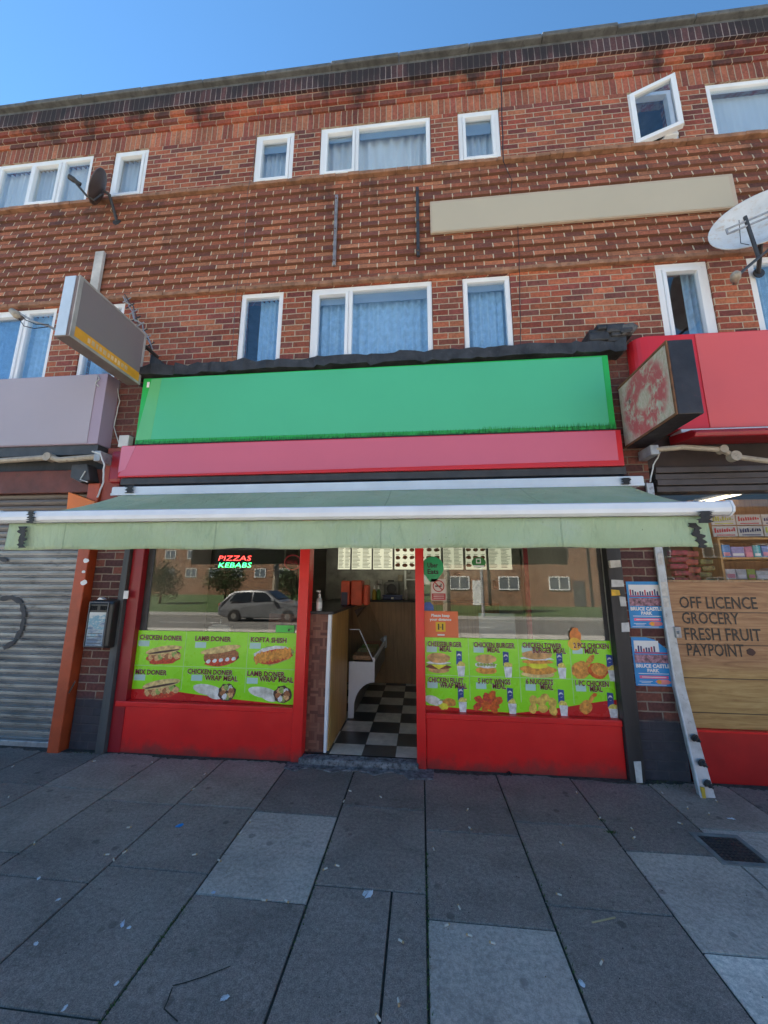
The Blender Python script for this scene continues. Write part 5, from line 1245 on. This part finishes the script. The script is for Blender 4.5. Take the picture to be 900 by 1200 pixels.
def posters():
    for k, (cs, lab, torn) in enumerate((([(733, 681), (775, 682), (779, 737), (739, 735)], 'upper blue park event poster on the brick pier, whole', 0), ([(740, 744), (783, 750), (790, 805), (744, 803)], 'lower blue park event poster on the brick pier, with a folded top corner', 1))):
        Y = -.004; C = [at(a, b, Y) for a, b in cs]; (x0, z1), (x1, _), (x1b, z0), (x0b, _2) = C
        xl = (x0+x0b)/2; xr = (x1+x1b)/2; zt, zb = (C[0][1]+C[1][1])/2, (C[2][1]+C[3][1])/2; W, H_ = xr-xl, zt-zb
        o = thing('event_poster', lab, 'poster', ((xl+xr)/2, 0, zb))
        q = lambda u, v: (xl+W*u, zb+H_*v)
        out = [q(0, 0), q(1, 0), q(1, 1), q(0, 1)] if not torn else [q(0, 0), q(1, 0), q(1, .72), q(.62, .96), q(.4, 1), q(0, 1)]
        m = MB(); m.prism(out, Y-.002, Y); m.build('sheet', plain('poster_blue', (.02, .27, .62), .45, .12, 9), o)
        def rect(m, u0, u1, v0, v1, y, mi=0): m.face([(q(u0, v0)[0], y, q(u0, v0)[1]), (q(u1, v0)[0], y, q(u1, v0)[1]), (q(u1, v1)[0], y, q(u1, v1)[1]), (q(u0, v1)[0], y, q(u0, v1)[1])], mi)
        m = MB(); rect(m, .06, .95 if not torn else .72, .70, .93, Y-.0032, 0); rr = random.Random(k)
        for j in range(12):
            u = .08+j*.07
            if torn and u > .62: continue
            rect(m, u, u+.045, .70, .74+rr.random()*.1, Y-.0038, 1 if j % 3 else 2)
        rect(m, .06, .95, .665, .69, Y-.0034, 2); rect(m, .04, .97, .47, .64, Y-.0030, 3); m.build('picture', ['white', plain('poster_navy', (.04, .05, .15), .5), plain('poster_rose', (.5, .05, .09), .5), plain('poster_crowd', (.32, .16, .20), .5, .8, 45)], o)
        X0, X1 = q(.05, 0)[0], q(.95, 0)[0]
        join_text([dict(s='BRUCE CASTLE', x0=X0, x1=X1, z0=q(0, .375)[1], cap=H_*.07, bold=.05), dict(s='PARK', x0=q(.34, 0)[0], x1=q(.66, 0)[0], z0=q(0, .285)[1], cap=H_*.065, bold=.05)], 'lettering', 'white', o, Y-.0042)
        m = MB(); rect(m, .12, .88, .15, .21, Y-.003, 0); m.build('pink_bar', plain('poster_pink', (.75, .12, .25), .5), o)
        m = MB(); rect(m, .1, .9, .245, .258, Y-.0036); rect(m, .18, .82, .172, .186, Y-.0036); rect(m, .1, .45, .09, .10, Y-.0036); rect(m, .15, .4, .06, .07, Y-.0036); rect(m, .05, .8, .02, .03, Y-.0036); m.build('small_print', 'white', o)
        m = MB(); m.blob(q(.72, .09)[0], q(.72, .09)[1], W*.2, H_*.05, Y-.0036, 0, .1, 14, 0); m.blob(q(.62, .09)[0], q(.62, .09)[1], W*.06, H_*.045, Y-.004, 0, .1, 12, 1); m.build('logo', [plain('poster_coral', (.8, .25, .25), .5), 'yellow'], o)
posters()

# ------------------------------------------------------------------ grocery on the right
def plank_mat():
    n = N('board_wood_print'); x, y, z = n.sep(n.pos); h = .272
    v = n.math('DIVIDE', n.math('ADD', z, .02), h); row = n.math('FLOOR', v); fv = n.math('FRACT', v)
    off = n.math('MULTIPLY', n.white(n.comb(row, 2., 2.)), 7.)
    g = n.noise(1.4, 7, n.comb(n.math('MULTIPLY', n.math('ADD', x, off), 2.2), y, n.math('MULTIPLY', z, 26.)), .65, dist=.9)
    c = n.ramp(g, [(.25, (.20, .085, .035)), (.5, (.37, .185, .08)), (.75, (.50, .29, .14))])
    gold = n.step(z, .95, .80); c2 = n.ramp(g, [(.25, (.25, .12, .035)), (.5, (.42, .25, .085)), (.75, (.55, .37, .15))])
    c = n.mix(gold, c, c2)
    c = n.mix(n.step(n.math('MINIMUM', fv, n.math('SUBTRACT', 1., fv)), .022, .008), c, (.07, .035, .02))
    return n.out(c, .4)
MAT['planks'] = plank_mat()
def grocery():
    o = thing('grocery_front', 'grocery shop front with red base and wood board over its lower window', 'shop', (3, 0, 0))
    m = MB(); m.box(2.2, 9, .0, .12, .0, .385); m.build('stall_riser', plain('red_riser_dull', (.46, .012, .012), .4, .15, 4, dirt=.08), o, bevel=.006)
    m = MB(); m.box(2.2, 9, -.02, .1, .386, .402); m.build('sill', 'red', o)
    m = MB(); m.box(2.18, 9, .02, .05, .404, 1.60); m.build('wood_board', 'planks', o, bevel=.003)
    its = []
    for s_, px, py, pxe, h in (('OFF LICENCE', 797, 712.5, 888, 12), ('GROCERY', 800, 730.5, 867, 11.5), ('FRESH FRUIT', 803, 749.5, 893, 12), ('PAYPOINT', 806, 768, 873, 12)):
        X, Z = at(px, py, .018); X2, _ = at(pxe, py, .018); its.append(dict(s=s_, x0=X, x1=X2, z0=Z, cap=h*.0083, bold=.012, rot=R(0)))
    join_text(its, 'lettering', 'black', o, .017)
    X, Z = at(880, 764, .018); m = MB(); m.blob(X, Z, .035, .03, .0175, 0, .1, 14, 0); m.build('wood_knot', plain('knot', (.06, .02, .015), .5), o)
    m = MB(); m.box(2.2, 9, .07, .076, 1.60, 2.42); m.build('pane', glass('clean_shop_glass', (.95, .95, .95), 1.5, .6), o)
    m = MB(); m.box(2.2, 9, .02, .09, 1.602, 1.615); m.build('glazing_bar', 'wood_b', o)
    # ribbed shutter box above
    m = MB(); z = 2.42
    for k in range(4): m.box(2.2, 9, .0-.02*(k % 2), .16, z, z+.055); z += .06
    m.build('shutter_box', plain('dull_brown_metal', (.075, .062, .058), .5, .2, 6, metal=.2), o, bevel=.006)
    m = MB(); m.box(2.1, 9, .03, .1, z, 2.98); m.build('soffit_board', plain('dark_soffit', (.035, .025, .025), .7), o)
    # room
    m = MB(); m.face([(2.18, .1, 2.8), (9, .1, 2.8), (9, 2.6, 2.8), (2.18, 2.6, 2.8)]); m.face([(2.18, .1, 0), (2.18, .1, 2.8), (2.18, 2.6, 2.8), (2.18, 2.6, 0)]); m.face([(2.18, 2.6, 0), (9, 2.6, 0), (9, 2.6, 2.8), (2.18, 2.6, 2.8)])
    m.build('interior_wall', plain('grocery_wall', (.60, .52, .38), .8, .15, 5), o)
    m = MB(); m.face([(2.18, .1, .03), (9, .1, .03), (9, 2.6, .03), (2.18, 2.6, .03)]); m.build('floor', 'wood_b', o)
    p0, p1 = at(816, 591, .55), at(866, 578.5, .75)
    l = thing('tube_light', 'lit fluorescent tube under the grocery ceiling', 'light', (p0[0], .55, p0[1]))
    m = MB(); m.tube([(p0[0], .55, p0[1]-.0), (p1[0]+.02, .75, p1[1])], .011, 10); m.build('tube', emit('tube_glow', (1., .84, .55), 1.2), l)
    m = MB(); m.tube([(p0[0], .56, p0[1]+.04), (p1[0]+.02, .76, p1[1]+.04)], .02, 6); m.build('fitting', 'upvc2', l)
    # shelving with packets
    Y = .42
    sh = thing('shelf_unit', 'wooden shelf unit seen through the grocery window', 'shelf', (3.2, Y, .05))
    xl = at(846, 650, Y)[0]
    for z, nm in ((at(860, 679, Y)[1], ''), (at(860, 653, Y)[1], ''), (at(860, 630, Y)[1], '')):
        m = MB(); m.box(xl, 9, Y-.005, Y+.35, z-.02, z); m.build('shelf_board', 'wood_y', sh)
    m = MB(); m.box(xl-.02, xl, Y-.004, Y+.36, .05, at(860, 630, Y)[1]); m.build('side_panel', 'wood_y', sh)
    m = MB(); m.box(xl, 9, Y+.36, Y+.38, .05, 2.5); m.build('back_panel', 'wood_b', sh)
    for z, hh, pal, g, zz in ((at(860, 653, Y)[1], .13, [('blue', (.05, .22, .5)), ('lilac', (.28, .26, .5)), ('pink', (.6, .2, .3)), ('teal', (.04, .35, .4)), ('periwinkle', (.2, .26, .5)), ('orange', (.7, .3, .05))], 'boxed goods on the middle shelf', 'middle'),
                              (at(860, 679, Y)[1], .11, [('white', (.6, .6, .58)), ('pale grey', (.45, .48, .48)), ('green', (.2, .35, .04)), ('off-white', (.55, .56, .5)), ('silver', (.4, .42, .43)), ('cream', (.5, .46, .35))], 'boxed goods on the lower shelf', 'lower')):
        x = xl+.015; k = 0; rr = random.Random(int(hh*100))
        while x < 4.0:
            w_ = rr.uniform(.06, .13); h_ = hh*rr.uniform(.75, 1.05); c = pal[k % 6]
            p = thing('packet', '%s packet, number %s from the left on the %s grocery shelf' % (c[0], ['first', 'second', 'third', 'fourth', 'fifth', 'sixth', 'seventh', 'eighth', 'ninth', 'tenth', 'eleventh', 'twelfth', 'thirteenth', 'fourteenth', 'fifteenth', 'sixteenth'][k], zz), 'packet', (x+w_/2, Y+.05, z), g)
            p['label'] = p['label'].replace(', number ', ', ')
            m = MB(); m.box(x, x+w_, Y+.01, Y+.12, z+.001, z+h_); m.build('carton', plain('packet_%s_%d' % (c[0].replace(' ', '_').replace('-', '_'), k), c[1], .45, .25, 30), p, bevel=.004)
            m = MB(); m.box(x+.01, x+w_-.01, Y+.007, Y+.009, z+.015, z+.035+rr.random()*.02); m.build('printed_band', 'white' if k % 2 else plain('band_pink', (.7, .25, .3), .5), p)
            x += w_+.006; k += 1
    # cards pinned above the shelves
    z0 = at(860, 629, Y-.02)[1]; z1 = at(860, 602, Y-.02)[1]; x = at(835, 615, Y-.02)[0]; k = 0
    inks = [plain('ink_red', (.5, .04, .04), .5), plain('ink_navy', (.04, .04, .12), .5), plain('ink_olive', (.4, .42, .04), .5)]
    for row in (0, 1):
        for c in range(5):
            xa = x+c*.235; za = z0+row*(z1-z0)/2; rr = random.Random(k)
            o2 = thing('display_card', 'white printed card with zigzag bars, %s of the %s row above the grocery shelves' % (['first', 'second', 'third', 'fourth', 'fifth'][c], ['lower', 'upper'][row]), 'card', (xa+.11, Y, za), 'display cards above the grocery shelves')
            m = MB(); m.box(xa, xa+.225, Y-.01, Y-.005, za+.004, za+(z1-z0)/2-.008); m.build('card', plain('card_white_%d' % k, (.52, .50, .46), .5, .08), o2)
            m = MB(); hh = (z1-z0)/2
            for j in range(9): m.face([(xa+.015+j*.022, Y-.0125, za+hh*.35+j*.002), (xa+.03+j*.022, Y-.0125, za+hh*.35+j*.002), (xa+.03+j*.022, Y-.0125, za+hh*(.55+rr.random()*.3)), (xa+.015+j*.022, Y-.0125, za+hh*(.5+rr.random()*.3))])
            m.box(xa+.03, xa+.2, Y-.0125, Y-.011, za+hh*.12, za+hh*.2); m.build('print', inks[k % 3], o2); k += 1
    for px, py, w_, h_, c, lab in ((797, 662, .10, .17, (.28, .02, .05), 'dark red snack bags hanging at the left of the grocery window'), (812, 666, .07, .2, (.30, .05, .03), 'red-brown snack bags beside the dark red ones in the grocery window'), (828, 672, .07, .16, (.13, .14, .03), 'olive bags stacked left of the grocery shelf unit')):
        X, Z = at(px, py, .25); m = MB(); rr = random.Random(px)
        for j in range(5): 
            zz = Z-h_+j*h_*.38; xx = X+rr.uniform(-.02, .02); m.prism([(xx-w_*.8, zz), (xx+w_*.8, zz+.004), (xx+w_*.86, zz+h_*.3), (xx-w_*.78, zz+h_*.31)], .25-.004*j, .25+.05)
        tag(m.build('snack_bags', plain('bag_%d' % px, c, .35, .7, 28), bevel=.01), lab, 'snack bags')
    # silver shutter guide kicked out at its foot
    g = thing('shutter_guide', 'bent silver metal shutter guide leaning out at the foot of the brick pier', 'shutter guide', (2.15, 0, 0))
    top = [(2.10, -.03), (2.155, -.03), (2.155, .02), (2.10, .02)]
    m = MB(); zs = [(2.5, 0, 0, 0), (1.4, .0, 0, .01), (.75, .0, -.03, .02), (.35, .0, -.10, .03), (.0, -.015, -.19, .045)]
    idx = []
    for z, dx, dy, gw in zs: idx.append([(2.10+dx, -.03+dy, z), (2.155+dx+gw, -.03+dy, z), (2.155+dx+gw, .02+dy, z), (2.10+dx, .02+dy, z)])
    for a, b in zip(idx, idx[1:]):
        for q in range(4): r_ = (q+1) % 4; m.face([a[q], b[q], b[r_], a[r_]])
    m.face(idx[-1][::-1]); m.face(idx[0]); m.build('channel', 'silver', g, bevel=.004)
    m = MB(); P1 = [(2.095+dx, -.036+dy, z) for z, dx, dy, gw in zs]; 
    m.tube(P1, .008, 6); m.build('edge_strip', plain('pale_strip', (.55, .60, .63), .5, .2, 10, dirt=.2), g)
    for z, dy in ((.38, -.10), (.22, -.14), (.09, -.17)):
        m = MB(); m.lathe([(.03, 0), (.03, .006), (.018, .008), (.018, .03), (.008, .032), (.008, .05)], (2.15, -.03+dy, z), (.2, -1, -.25), 10); m.build('bolt', 'darkmetal', g)
    m = MB(); m.box(2.085, 2.11, -.232, -.215, .0, .07); m.build('foot_paint', plain('yellow_foot', (.55, .36, .04), .6, .3), g)
    for px, py, w_, h_, lab in ((773, 655, .03, .05, 'top white sticker on the silver shutter guide'), (776, 690, .035, .06, 'white label on the silver shutter guide beside the upper poster'), (779, 706, .032, .04, 'cream label on the silver shutter guide')):
        X, Z = at(px, py, -.034); X = min(max(X, 2.13), 2.14); m = MB(); m.box(X-w_*.8, X+w_*.6, -.037, -.031, Z-h_, Z+h_); tag(m.build('label_sticker', plain('guide_label_%d' % px, (.55, .53, .48), .5, .2, 30)), lab, 'sticker', 'stickers on the shutter guide')
    X, Z = at(794, 741, -.05); m = MB(); m.box(X-.02, X+.025, -.06, -.03, Z-.045, Z+.045); m.lathe([(.012, 0), (.012, .02)], (X, -.06, Z), (0, -1, 0), 8); tag(m.build('lock_plate', 'galv', bevel=.004), 'small metal lock plate on the shutter guide beside the wood board', 'lock')
grocery()

# ------------------------------------------------------------------ ground details
def litter():
    # drain
    o = thing('drain_cover', 'small square metal drain cover in a pale frame by the grocery', 'drain cover', (1.84, -.81, 0))
    m = MB(); m.box(1.70, 1.99, -.95, -.92, .001, .007); m.box(1.70, 1.99, -.70, -.67, .001, .007); m.box(1.70, 1.73, -.92, -.70, .001, .007); m.box(1.96, 1.99, -.92, -.70, .001, .007); m.build('frame', plain('drain_frame', (.2, .2, .19), .8, .3, 14, .4), o)
    m = MB(); m.box(1.731, 1.959, -.919, -.701, .001, .004)
    for i in range(8):
        for j in range(8): m.box(1.737+i*.0278, 1.755+i*.0278, -.915+j*.0268, -.897+j*.0268, .0041, .008)
    m.build('plate', 'darkmetal', o)
    rr = random.Random(21)
    def flat(px, py, r_, mat, name, lab, cat, grp=None, asp=.6, h=.004):
        r_ *= .82
        X, Y = gnd(px, py); n_ = 7; rot = rr.random()*3; pts = []
        for k in range(n_):
            a = 2*math.pi*k/n_; q = r_*rr.uniform(.7, 1.15); x, y = q*math.cos(a), q*asp*math.sin(a); pts.append((X+x*math.cos(rot)-y*math.sin(rot), Y+x*math.sin(rot)+y*math.cos(rot)))
        m = MB(); n0 = len(m.v); c_ = (X, Y, .004+h); 
        for k in range(n_): a, b = pts[k], pts[(k+1) % n_]; m.face([(a[0], a[1], .003), (b[0], b[1], .003+h*rr.random()), c_]); 
        ob = m.build(name, mat); return tag(ob, lab, cat, grp)
    bl = plain('blue_wrapper', (.02, .32, .75), .4, .1); wh = plain('litter_white', (.62, .66, .70), .6, .1); pb = plain('litter_paleblue', (.42, .52, .66), .4, .1)
    flat(210, 968, .034, bl, 'wrapper', 'bright blue wrapper lying on the dark slabs left of the door', 'litter', None, .7, .006)
    flat(432, 1048, .042, wh, 'paper_scrap', 'torn white paper scrap in the middle of the pavement', 'litter', None, .8, .008)
    flat(263, 1171, .022, wh, 'paper_scrap', 'white scrap near the bottom edge of the pavement', 'litter', None, .8)
    flat(143, 1085, .022, pb, 'foil_scrap', 'pale blue crumpled foil on the left slabs', 'litter', None, .6, .012)
    flat(151, 1088, .016, wh, 'paper_scrap', 'small white scrap beside the pale blue foil', 'litter')
    flat(250, 1047, .02, pb, 'foil_scrap', 'pale blue scrap at the corner of the pale slab', 'litter')
    flat(857, 960, .036, wh, 'paper_scrap', 'pale scrap on the pavement in front of the grocery', 'litter', None, .35)
    flat(68, 1055, .016, wh, 'paper_scrap', 'white scrap on the dark slab lower left', 'litter'); flat(42, 1107, .017, wh, 'paper_scrap', 'white scrap near the left edge of the picture', 'litter')
    flat(682, 1154, .022, wh, 'paper_scrap', 'white scrap beside the joint of the pale lower slab', 'litter'); flat(597, 908, .04, plain('dark_lump', (.02, .012, .012), .9, .4), 'dirt_lump', 'dark lump of dirt at the foot of the burger window', 'litter', None, .7, .02)
    flat(45, 1030, .02, wh, 'paper_scrap', 'white scrap by the cross joint on the left', 'litter'); flat(75, 1183, .016, wh, 'paper_scrap', 'white scrap in the bottom left corner', 'litter')
    flat(136, 1154, .016, wh, 'paper_scrap', 'white scrap left of the mossy joint', 'litter')
    # wooden stirrer
    a, b = gnd(694, 1082), gnd(721, 1076); m = MB(); d = Vector((b[0]-a[0], b[1]-a[1])).normalized()*.0035
    m.prism([(a[0]-d.y, a[1]+d.x), (a[0]+d.y, a[1]-d.x), (b[0]+d.y, b[1]-d.x), (b[0]-d.y, b[1]+d.x)], .002, .005, 'z'); tag(m.build('wooden_stick', plain('stick_wood', (.45, .36, .2), .7)), 'thin pale wooden stick on the dark slabs at right', 'litter')
    bm_ = plain('butt_paper', (.6, .57, .5), .8, .15)
    spots = [(133, 1009), (146, 1000), (151, 971), (178, 894), (240, 908), (226, 926), (293, 964), (281, 978), (410, 928), (403, 940), (446, 935), (395, 1016), (381, 1020), (336, 1058), (524, 1086), (550, 1098), (577, 1107), (548, 950), (551, 972), (741, 973), (743, 983), (676, 930), (703, 960), (658, 990), (806, 948), (831, 955), (776, 930), (40, 990), (10, 935), (110, 893), (467, 1177), (470, 1105), (257, 1010), (310, 1057), (538, 1065), (15, 899), (443, 1195), (705, 1130), (125, 1003), (228, 1003), (508, 996), (797, 966), (840, 940), (655, 1050)]
    first = None
    for px, py in spots:
        X, Y = gnd(px, py)
        if first is None:
            first = thing('cigarette_butt', 'small white cigarette butt lying on the pavement', 'cigarette butt', (0, 0, .0), 'cigarette butts on the pavement')
            m = MB(); m.tube([(-.013, 0, .006), (.006, 0, .006)], .0042, 7); m.build('paper', bm_, first)
            m = MB(); m.tube([(.0062, 0, .006), (.014, 0, .006)], .0043, 7); m.build('filter', plain('butt_filter', (.5, .33, .16), .8), first); o = first
        else: o = copy_tree(first)
        o.location = (X, Y, .0015); o.rotation_euler.z = rr.random()*6; o.scale = (1, 1, 1)
    # crumbs, leaves and dust nobody could count
    m = MB()
    for k in range(2200):
        if k < 600: X = rr.uniform(-4.5, 3.5); Y = -abs(rr.gauss(0, .09))-.04 
        elif k < 800: X = -2.38+.597*rr.randint(-3, 8)+rr.gauss(0, .01); Y = rr.uniform(-2.2, -.05)
        else: X = rr.uniform(-4.5, 3.5); Y = rr.uniform(-2.6, -.05)
        if -1.15 < X < 0 and Y > -.07: continue
        s_ = rr.uniform(.001, .0042); m.face([(X-s_, Y-s_*.6, .003), (X+s_, Y-s_*.3, .0032), (X+s_*.3, Y+s_, .0045)], rr.choice([0, 0, 1, 1, 2]))
    tag(m.build('grit', [plain('grit_dark', (.03, .028, .025), .9), plain('grit_pale', (.32, .3, .27), .9), plain('grit_leaf', (.15, .10, .04), .9)]), 'fine grit and crumbs scattered over the slabs', 'grit', kind='stuff')
    m = MB()
    def tuft(X, Y, n_, s_):
        for k in range(n_):
            x = X+rr.gauss(0, s_); y = Y+rr.gauss(0, s_*.4); h = rr.uniform(.006, .02); a = rr.random()*6
            m.face([(x, y, .0), (x+.006*math.cos(a), y+.006*math.sin(a), 0), (x+rr.uniform(-.01, .01), y+rr.uniform(-.01, .01), h)])
    for X, Y, n_, s_ in ((1.205, -.72, 40, .015), (1.205, -.6, 14, .015), (1.85, -.05, 40, .06), (2.02, -.06, 40, .06), (2.3, -.05, 12, .05), (-3.1, -.05, 24, .06)): tuft(X, Y, n_, s_)
    for k in range(40): tuft(.01, -1.05-k*.022, 3, .003)
    for k in range(40): tuft(-1.18, -1.5-k*.02, 4, .004)
    for k in range(25): tuft(-.58, -1.0-k*.03, 2, .004)
    for k in range(25): tuft(.608, -.9-k*.035, 2, .004)
    tag(m.build('weeds', plain('weed_green', (.05, .10, .02), .8, .4, 40)), 'tiny weeds and moss growing in the slab joints', 'weeds', kind='stuff')
    # cracks in two slabs
    for pts, lab in (([(202, 1158), (196, 1175), (192, 1183), (208, 1198)], 'hairline crack down a dark slab at lower left'), ([(202, 1156), (215, 1153), (240, 1145), (270, 1133)], 'hairline crack across a dark slab at lower left')):
        m = MB(); P_ = [gnd(a, b) for a, b in pts]
        for a, b in zip(P_, P_[1:]):
            d = Vector((b[0]-a[0], b[1]-a[1])).normalized()*.0022; m.face([(a[0]-d.y, a[1]+d.x, .0028), (a[0]+d.y, a[1]-d.x, .0028), (b[0]+d.y, b[1]-d.x, .0028), (b[0]-d.y, b[1]+d.x, .0028)])
        o = m.build('pavement_crack', 'grout'); o['kind'] = 'structure'
litter()

# ------------------------------------------------------------------ across the road (seen reflected in the shop windows)
def leafball(m, c, r_, n_, s_, rr, squash=1.):
    for k in range(n_):
        d = Vector((rr.gauss(0, 1), rr.gauss(0, 1), rr.gauss(0, 1))).normalized(); q = rr.random()**.4
        p = Vector(c)+Vector((d.x*r_*q, d.y*r_*q, d.z*r_*q*squash)); a = Vector((rr.gauss(0, 1), rr.gauss(0, 1), rr.gauss(0, 1))).normalized(); b = a.orthogonal().normalized()
        m.face([tuple(p+a*s_), tuple(p+b*s_*.6), tuple(p-a*s_), tuple(p-b*s_*.6)])
def far_side():
    fb = brick('far_brick', [(.30, .15, .08), (.26, .12, .07), (.33, .17, .10)], (.35, .30, .24), seed=11)
    def block(x0, x1, y, h, lab, ww, wh, sp, storeys, first):
        o = thing('apartment_block', lab, 'building', ((x0+x1)/2, y, -.4))
        m = MB(); m.box(x0, x1, y-9, y, -.6, h); m.build('wall', fb, o)
        m = MB(); m.prism([(y-9.4, h), (y+.4, h), (y-4.5, h+2.6)], x0-.3, x1+.3, 'x'); m.build('roof', plain('roof_tile_far', (.14, .07, .05), .8), o)
        x = x0+1.5; 
        while x+ww < x1-1:
            for s_ in range(storeys):
                z = first+s_*2.75; m = MB(); frame_box(m, x, x+ww, z, z+wh, y+.002, y+.06, .09); m.box(x+ww*.5-.04, x+ww*.5+.04, y+.002, y+.06, z+.09, z+wh-.09); w_ = m.build('window', 'upvc2', o)
                m = MB(); m.box(x+.09, x+ww-.09, y+.01, y+.03, z+.09, z+wh-.09); m.build('pane', plain('far_pane', (.12, .14, .17), .15, .1), w_)
            x += sp
        return o
    def extras(o, x0, x1, y, step):
        x = x0+3.9; k = 0
        while x < x1:
            m = MB(); m.box(x-.45, x+.45, y+.002, y+.05, -.3, 1.8); m.build('door', ['upvc2', 'greyboard', 'wood_b'][k % 3], o)
            m = MB(); m.tube([(x+.9, y+.08, -.3), (x+.9, y+.08, 6)], .05, 6); m.build('drainpipe', 'darkmetal', o); x += step; k += 1
    block(-44, -6.5, -50, 9.0, 'long brick apartment block across the road, reflected in the doner window', 1.7, 1.3, 3.6, 3, 2.2)
    hb = block(1, 62, -30, 6.3, 'two-storey brick house across the road, reflected in the burger window', 1.7, 1.15, 4.2, 2, 1.0); extras(hb, 1, 60, -30, 8.4)  # reflected house, extended to the right to block sky reflections in the grocery pane
    for k, x in enumerate((3.4, 11.)):
        o = thing('street_lamp', 'grey street lamp column across the road, %s one' % ['left', 'right'][k], 'street lamp', (x, -18, -.3), 'street lamps across the road')
        m = MB(); m.tube([(x, -18, -.3), (x, -18, 7.5), (x, -17.2, 7.9)], [.09, .06, .04]); m.build('column', 'galv', o)
        m = MB(); m.box(x-.12, x+.12, -17.3, -16.7, 7.85, 7.97); m.build('lamp_head', 'galv', o, bevel=.03)
    for k, (x, y, r_, lab) in enumerate(((-23, -28, 2.0, 'round dark green bush across the road at far left'), (-16.5, -27, 1.7, 'dark green bush across the road behind the parked car'), (-11, -28, 1.5, 'small bush across the road left of the houses'), (-2.5, -26, 2.2, 'tall bush across the road between the two brick buildings'))):
        o = thing('bush', lab, 'bush', (x, y, -.35), 'bushes across the road'); m = MB(); rr = random.Random(k)
        for q in range(7): leafball(m, (x+rr.uniform(-1, 1)*r_*.6, y+rr.uniform(-.6, .6), r_*.75+rr.uniform(-.3, .5)*r_), r_*.65, 260, .12, rr)
        m.build('foliage', plain('bush_leaf', (.045, .08, .022), .8, .5, 2), o)
        m = MB(); m.tube([(x, y, -.35), (x+.1, y, r_*.9)], [.1, .05]); m.build('stem', 'rust', o)
    for k, (x, y, lab) in enumerate(((-9.6, -20.5, 'street tree with pale trunk across the road, left one'), (1.6, -20.8, 'street tree with pale trunk across the road, right one'))):
        o = thing('street_tree', lab, 'tree', (x, y, -.3), 'street trees across the road'); rr = random.Random(k+40)
        m = MB(); m.tube([(x, y, -.35), (x+.05, y, 2), (x-.1, y, 4.5)], [.25, .2, .12]); m.tube([(x, y, 3), (x+1.2, y+.3, 5)], [.1, .04]); m.tube([(x, y, 3.2), (x-1.1, y-.3, 5.2)], [.1, .04]); m.build('trunk', plain('bark_pale', (.24, .21, .16), .9, .3, 8), o)
        m = MB()
        for q in range(11): leafball(m, (x+rr.uniform(-1.8, 1.8), y+rr.uniform(-1.3, 1.3), 5.4+rr.uniform(-1, 1.6)), 1.1, 230, .13, rr)
        m.build('crown', plain('tree_leaf', (.05, .095, .022), .8, .5, 2), o)
def car(x, y, zg):
    C = thing('parked_car', 'grey five-door hatchback parked across the road, reflected in the doner window', 'car', (x, y, zg))
    rr = None; L = 4.35
    prof = [(-2.15, .38), (-2.18, .62), (-2.12, .92), (-1.95, 1.05), (-1.75, 1.32), (-1.45, 1.50), (-.6, 1.57), (.15, 1.52), (.75, 1.12), (1.0, 1.02), (1.75, .92), (2.08, .78), (2.17, .55), (2.12, .34), (1.7, .26), (-1.7, .26)]
    def hw(z): return .90 if z < .95 else .90-(z-.95)*.36
    m = MB(); n_ = len(prof); f0 = [(x+a, y+hw(b), zg+b) for a, b in prof]; f1 = [(x+a, y-hw(b), zg+b) for a, b in prof]
    m.v += f0+f1; m.f.append(tuple(range(n_))); m.f.append(tuple(range(2*n_-1, n_-1, -1))); m.mi += [0, 0]
    for k in range(n_): k2 = (k+1) % n_; m.f.append((k, n_+k, n_+k2, k2)); m.mi.append(0)
    pt = N('car_paint_grey'); pt.b.inputs['Coat Weight'].default_value = .6; pm = pt.out((.16, .17, .185), .35, .3)
    m.build('body', pm, C, bevel=.05)
    gm = plain('car_glass', (.012, .014, .016), .08, .05)
    for s_ in (1, -1):
        for pts in ([(-1.62, 1.02), (-.55, 1.03), (-.55, 1.46), (-1.35, 1.42)], [(-.45, 1.03), (.62, 1.05), (.12, 1.44), (-.45, 1.47)]):
            m = MB(); m.face([(x+a, y+s_*(hw(b)+.012), zg+b) for a, b in pts]); sol = m.build('side_window', gm, C); q = sol.modifiers.new('t', 'SOLIDIFY'); q.thickness = .01
    m = MB(); m.face([(x+.20, y-.62, zg+1.50), (x+.20, y+.62, zg+1.50), (x+.74, y+.76, zg+1.145), (x+.74, y-.76, zg+1.145)]); m.v = [(a+.012, b, c+.02) for a, b, c in m.v]; m.build('windscreen', gm, C)
    for wx in (-1.32, 1.35):
        for s_ in (1, -1):
            m = MB(); m.lathe([(.16, -.11), (.30, -.11), (.33, -.08), (.33, .08), (.30, .11), (.16, .11)], (x+wx, y+s_*.82, zg+.33), (0, s_, 0), 24); w_ = m.build('wheel', plain('tyre', (.015, .015, .016), .8), C)
            m = MB(); m.lathe([(.05, .112), (.21, .108), (.22, .10)], (x+wx, y+s_*.82, zg+.33), (0, s_, 0), 20); m.build('rim', 'alu', w_)
    for s_ in (.62, -.62):
        m = MB(); m.box(x+2.03, x+2.15, y+s_-.16, y+s_+.16, zg+.62, zg+.76); m.build('headlight', 'white', C, bevel=.03)
        m = MB(); m.box(x-2.19, x-2.05, y+s_*1.15-.12, y+s_*1.15+.12, zg+.78, zg+.92); m.build('tail_light', 'red_rim', C, bevel=.03)
    m = MB(); m.box(x+.55, x+.72, y+.9, y+1.06, zg+1.02, zg+1.14); m.build('wing_mirror', pm, C, bevel=.03)
far_side(); car(-7.7, -15.0, -.39)
